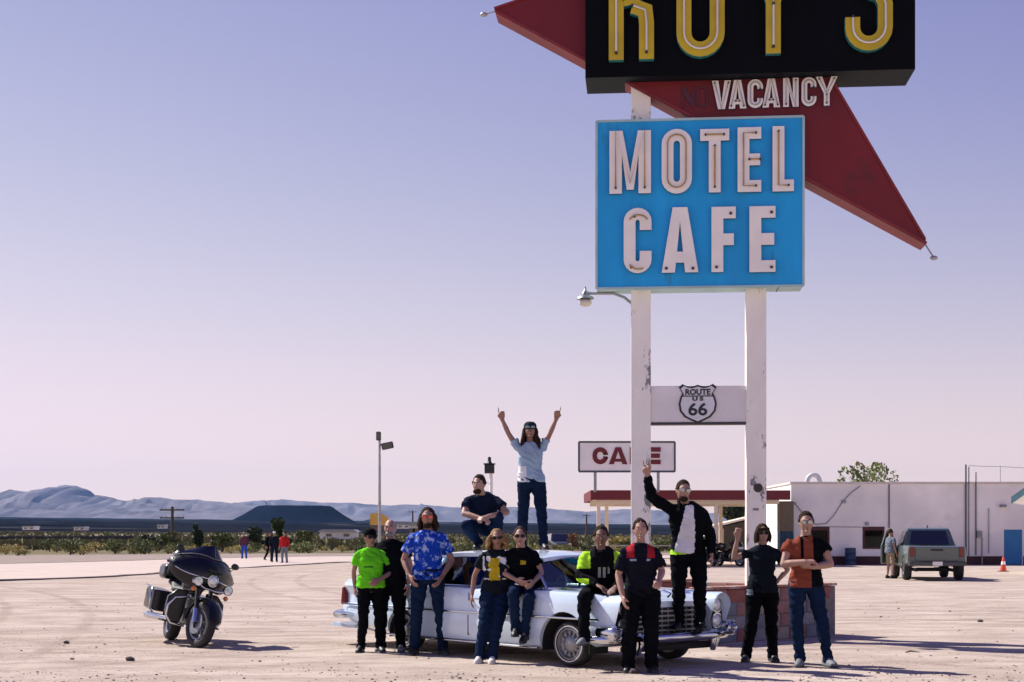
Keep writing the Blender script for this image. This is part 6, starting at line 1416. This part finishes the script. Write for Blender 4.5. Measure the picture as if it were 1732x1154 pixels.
for i in range(120):
    px = rr.uniform(-20, 1290); Y = 0
    x0_ = (px-866)/2500*118; y0_ = edge_y(x0_)+.5+rr.random()**1.6*34
    x0_ = (px-866)/2500*y0_
    if y0_ < edge_y(x0_): y0_ = edge_y(x0_)+1
    v = rr.choice((0, 0, 1, 2, 2, 4, 5, 3)); sc = rr.uniform(.75, 1.5)
    put_bush(x0_, y0_, sc, v, (('sage', 'olive', 'straw yellow', 'large dark olive', 'small pale sage', 'broad dry yellow')[v]+' desert bush in the scrub beyond the pale road'), (('sage', 'olive', 'straw yellow', 'large olive', 'small sage', 'broad yellow')[v]+' bushes beyond the road'), rr.random()*6.28)
# the far scrub that reads as one mass
def far_scrub():
    mb = MB(); rr = random.Random(8)
    for k in range(5200):
        Y = 150+(rr.random()**1.4)*520; X = rr.uniform(-.46, .30)*Y
        h = rr.uniform(.5, 1.5); w_ = h*rr.uniform(.8, 1.4); z = slopez(X, Y)
        for q in range(7):
            a = rr.random()*3.14; d = V((math.cos(a), math.sin(a), 0))*w_*.5; o_ = V((rr.uniform(-.4, .4)*w_, rr.uniform(-.4, .4)*w_, h*rr.uniform(.25, .6))); c = V((X, Y, z))+o_
            e = h*rr.uniform(.25, .45); mb.add([c-d*.55, c-V((0, 0, e)), c+d*.55, c+V((rr.uniform(-.2, .2), 0, e))], [(0, 1, 2, 3)])
    return mb
tag(far_scrub().build('scrub', leafmat('far_scrub_leaves', (.15, .15, .065), (.26, .23, .11))), 'wide belt of olive desert scrub between road and lava field', 'scrub', kind='stuff')
def tree(name, label, loc, H, W_, n, size, m, seed, trunk=.2, shape=1.0, group=None):
    rr = random.Random(seed); t = thing(name, label, 'tree', loc, rr.random()*6, group); mb = MB(); blobs = []
    mb.tube([(0, 0, -.2), (.05*H*rr.uniform(-1, 1), .02*H, H*.3), (.04*H*rr.uniform(-1, 1), 0, H*.62), (0, 0, H*.9)], [trunk, trunk*.75, trunk*.4, trunk*.1], 8)
    for k in range(13):
        a = rr.random()*6.28; zz = rr.uniform(.30, .9); rad = W_*.5*rr.uniform(.35, .85)*(1.15-zz*shape)
        p = V((rad*math.cos(a), rad*math.sin(a), H*zz)); mb.tube([(0, 0, H*zz*.55), p*.55+V((0, 0, H*zz*.35)), p], [trunk*.35, trunk*.2, trunk*.05], 5)
        blobs.append((p, (W_*rr.uniform(.12, .22), W_*rr.uniform(.12, .22), H*rr.uniform(.08, .15))))
    mb.build('trunk', M_wood, t, smooth=60); mb = MB(); leaves(mb, blobs, n, size, rr); mb.build('crown', m, t); return t
def px_tree(name, label, px, Y, pytop, W_px, n, m, seed, size=.12, shape=1.0, tr=.15):
    p = at(px, pytop, Y); z0 = slopez(p.x, Y); tree(name, label, (p.x, Y, z0), p.z-z0, W_px*Y/2500, n, size, m, seed, tr, shape)
px_tree('desert_tree', 'round dark green tree rising behind the red jacketed walker', 470, 150, 877, 46, 1700, L_tree, 31, .17)
px_tree('desert_tree', 'narrow upright tree behind the motorcycle', 334, 135, 884, 22, 900, L_dark, 32, .14, .9)
px_tree('desert_shrub', 'broad olive shrub left of the blue trousered walker', 376, 140, 894, 50, 1300, L_olive, 33, .16, .5)
px_tree('desert_shrub', 'dense dark shrub behind the walkers', 432, 142, 890, 44, 1300, L_dark, 34, .16, .5)
px_tree('desert_shrub', 'low dark shrub right of the walkers', 512, 146, 896, 40, 1000, L_olive, 35, .16, .5)
px_tree('desert_shrub', 'dark spreading shrub under the telephone pole', 254, 138, 905, 44, 900, L_dark, 36, .15, .4)
px_tree('desert_shrub', 'green shrub left of the telephone pole', 288, 150, 899, 36, 900, L_olive, 39, .15, .4)
px_tree('desert_tree', 'sparse tree top showing above the white building roof', 1462, 94, 774, 112, 1300, leafmat('olive_tree_leaves', (.17, .21, .08), (.27, .28, .12)), 37, .16, .45, .16)
px_tree('desert_tree', 'small leafy twig crown above the white building roof', 1508, 92, 798, 34, 420, MATS['olive_tree_leaves'], 40, .12, .5, .12)
px_tree('desert_tree', 'dense dark tree in the shade behind the canopy', 1240, 105, 838, 76, 3600, L_dark, 38, .22, .35, .3)
px_tree('desert_shrub', 'yellow green shrub under the far left of the canopy', 1048, 130, 905, 50, 1000, L_dry, 41, .14, .4)
px_tree('desert_shrub', 'rusty brown dry shrub left of the canopy columns', 967, 135, 901, 22, 600, mat('rust_leaves', (.26, .12, .04), .8, 0, .3), 42, .12, .4)

# poles and lamps
def tel_pole(px, Y, pytop, lab, arms=1, r=.14):
    p = at(px, pytop, Y); z0 = slopez(p.x, Y); t = thing('telephone_pole', lab, 'pole', (p.x, Y, z0)); H = p.z-z0
    mb = MB(); mb.tube([(0, 0, -.3), (0, 0, H)], [r, r*.7], 8); mb.build('mast', M_wood, t, smooth=60)
    for k in range(arms):
        mb = MB(); z = H-.35-k*.8; mb.b2((-1.25, -.13, z-.07), (1.25, -.02-r*.7, z+.07)); a = mb.build('cross_arm', M_wood, t)
        for x in (-1.1, -.6, .6, 1.1): mb = MB(); mb.lathe([(.05, 0), (.06, .08), (.03, .16), (.001, .17)], 8, (x, -.09, z+.071)); mb.build('insulator', M_galv, a)
tel_pole(291.5, 150, 857, 'wooden telephone pole with cross arm left of the dark cinder cone', 2, .2)
for px, py, Y, lab in ((698, 864, 420, 'small distant telephone pole between bald man and floral shirt'), (992, 870, 420, 'small distant telephone pole left of the canopy columns'), (1233, 880, 430, 'distant pole half hidden by the canopy')):
    tel_pole(px, Y, py, lab, 1, .3)
def flood_pole():
    Y = 60; p = at(642, 740, Y); t = thing('floodlight_pole', 'tall thin pole with two dark floodlights behind the bald man', 'lamp post', (p.x, Y, 0)); H = p.z
    mb = MB(); mb.tube([(0, 0, -.1), (0, 0, H)], [.075, .045], 8); mb.build('pole', M_galv, t, smooth=60)
    k = Y/2500
    for (dx, dz, w_, h_, ang) in ((-.04, .05, .19, .36, 0), (.32, -.34, .48, .27, 12)):
        M3 = Matrix.Rotation(R(-ang), 3, 'Y'); f_ = thing('floodlight', None, None); f_.parent = t
        mb = MB(); mb.box((dx, 0, H+dz), (w_, .26, h_), M3); mb.build('housing', M_black, f_, bevel=.04)
        mb = MB(); mb.box((dx, -.14, H+dz), (w_*.8, .02, h_*.8), M3); mb.build('lens', MATS['dark_rear_glass'], f_)
    mb = MB(); mb.tube([(0, 0, H-.28), (.12, 0, H-.34)], .03, 6); mb.build('bracket', M_black, t)
flood_pole()
def lantern_post():
    Y = 45; p = at(829, 787, Y); t = thing('lantern_post', 'dark lantern on a white post behind the squatting man', 'lamp post', (p.x, Y, 0)); k = Y/2500; H = p.z
    mb = MB(); mb.tube([(.03, 0, -.1), (.03, 0, H-.12)], .05, 8); mb.build('post', M_white, t, smooth=60)
    mb = MB(); mb.b2((-.17, -.17, H-.25), (.13, .17, H+.02)); mb.build('lantern', M_black, t, bevel=.02)
    mb = MB(); mb.b2((-.2, -.2, H+.021), (.16, .2, H+.05)); mb.lathe([(.09, .05), (.05, .12), (.05, .24), (.001, .26)], 10, (-.02, 0, H)); mb.build('lantern_cap', M_black, t)
    mb = MB(); mb.tube([(-.22, .0, H-.26), (-.22, 0, H-.5), (.03, 0, H-.55)], .018, 6); mb.build('bracket', M_white, t)
lantern_post()
def yellow_sign():
    Y = 100; c = at(641, 880, Y); t = thing('yellow_board', 'mustard yellow board on posts rising behind the bald man', 'sign', (c.x, Y, 0)); k = Y/2500; m = mat('faded_yellow_board', (.50, .30, .05), .7, 0, .12, 2, col2=(.36, .25, .12), thr=.56)
    o_ = [(-15*k, -8*k), (-15*k, 9*k), (-12*k, 12*k), (4*k, 12*k), (16*k, 4*k), (16*k, -6*k), (10*k, -9*k)]
    mb = MB(); mb.prism(o_, -.08, .08, lambda a, b, d: V((a, d, b+c.z))); mb.build('board', m, t)
    for x in (-10*k, 8*k): mb = MB(); mb.tube([(x, .14, -.1), (x, .14, c.z)], .06, 8); mb.build('post', M_wood, t)
    mb = MB(); mb.b2((-15*k, .1, c.z-16*k), (12*k, .18, c.z-11*k)); mb.build('lower_board', mat('brown_board', (.12, .07, .04), .8), t)
yellow_sign()
for (px, py, lab) in ((511, 930, 'thin yellow marker post right of the walkers'), (357, 934, 'pale marker post right of the motorcycle top')):
    g = gnd(px, py); t = thing('marker_post', lab, 'post', (g.x, g.y, 0)); mb = MB(); mb.b2((-.07, -.05, -.1), (.07, .05, 1.0)); mb.build('stake', mat('marker_yellow', (.55, .42, .16), .7), t); mb = MB(); mb.b2((-.075, -.055, 1.001), (.075, .055, 1.14)); mb.build('cap', M_white, t)
# white buildings out on the plain
def far_house(px, py, w_px, h_px, Y, lab, m=M_white, roof=True):
    c = at(px, py, Y); k = Y/2500; t = thing('far_house', lab, 'house', (c.x, Y, c.z-.3)); w_ = w_px*k; h_ = h_px*k+.3; D = max(6, w_*.4)
    mb = MB(); mb.b2((-w_/2, 0, 0), (w_/2, D, h_)); mb.build('wall', m, t)
    if roof: mb = MB(); mb.prism([(-w_/2-.4, h_+.01), (w_/2+.4, h_+.01), (w_/2*.9, h_+h_*.35), (-w_/2*.9, h_+h_*.35)], -.5, D+.5, lambda a, b, d: V((a, d, b))); mb.build('roof', M_galv, t)
    for i in range(max(2, int(w_/4))):
        x = -w_/2+w_*(i+.5)/max(2, int(w_/4)); mb = MB(); mb.b2((x-.5, -.06, h_*.35), (x+.5, -.01, h_*.75)); mb.build('window', MATS['dark_rear_glass'], t)
far_house(571, 909, 60, 9, 260, 'long low white building beyond the scrub left of the lime shirt')
far_house(700, 905, 14, 16, 240, 'small white hut between bald man and floral shirt')
far_house(48, 895, 20, 3.5, 560, 'long white shed far out on the plain nearest the left edge')
far_house(134, 896, 18, 3.5, 600, 'second small white shed on the far plain from the left')
far_house(682, 893, 22, 5, 520, 'pale flat building on the plain behind the bald man')
far_house(272, 893, 12, 4, 620, 'tiny white shed left of the telephone pole')
far_house(1212, 904, 30, 8, 240, 'pale flat roofed house seen through the canopy')
# low wire fence line along the scrub
fr_ = thing('rail_line', 'thin dark fence line crossing the scrub on the left', 'fence', (0, 0, 0))
mb = MB(); pts = [at(px, py, 205) for px, py in ((-60, 910), (60, 909.5), (150, 909.5), (225, 909))]
mb.tube(pts, .22, 6); mb.build('rail', mat('dark_rail', (.03, .03, .035), .8), fr_)
for px in range(-50, 230, 24):
    p = at(px, 909.5, 205); mb = MB(); mb.tube([(p.x, p.y, slopez(p.x, p.y)-.2), (p.x, p.y, p.z+.2)], .1, 6); mb.build('fence_post', M_wood, fr_)
# ---------------- the air between here and the hills
mb = MB(); mb.b2((-17200, -3000, -400), (17200, 20500, 900))
hz = mb.build('haze', mat('tmp_haze', (1, 1, 1)))
hm = bpy.data.materials.new('haze_air'); hm.use_nodes = True; hn = hm.node_tree.nodes; hn.clear()
ho = hn.new('ShaderNodeOutputMaterial'); pv = hn.new('ShaderNodeVolumePrincipled')
pv.inputs['Color'].default_value = (0.30, 0.54, 1.0, 1); pv.inputs['Density'].default_value = 1.9e-5; pv.inputs['Anisotropy'].default_value = 0.2
hm.node_tree.links.new(pv.outputs[0], ho.inputs['Volume'])
hz.data.materials.clear(); hz.data.materials.append(hm)
tag(hz, 'thin pale desert haze over the whole plain', 'haze', kind='stuff')
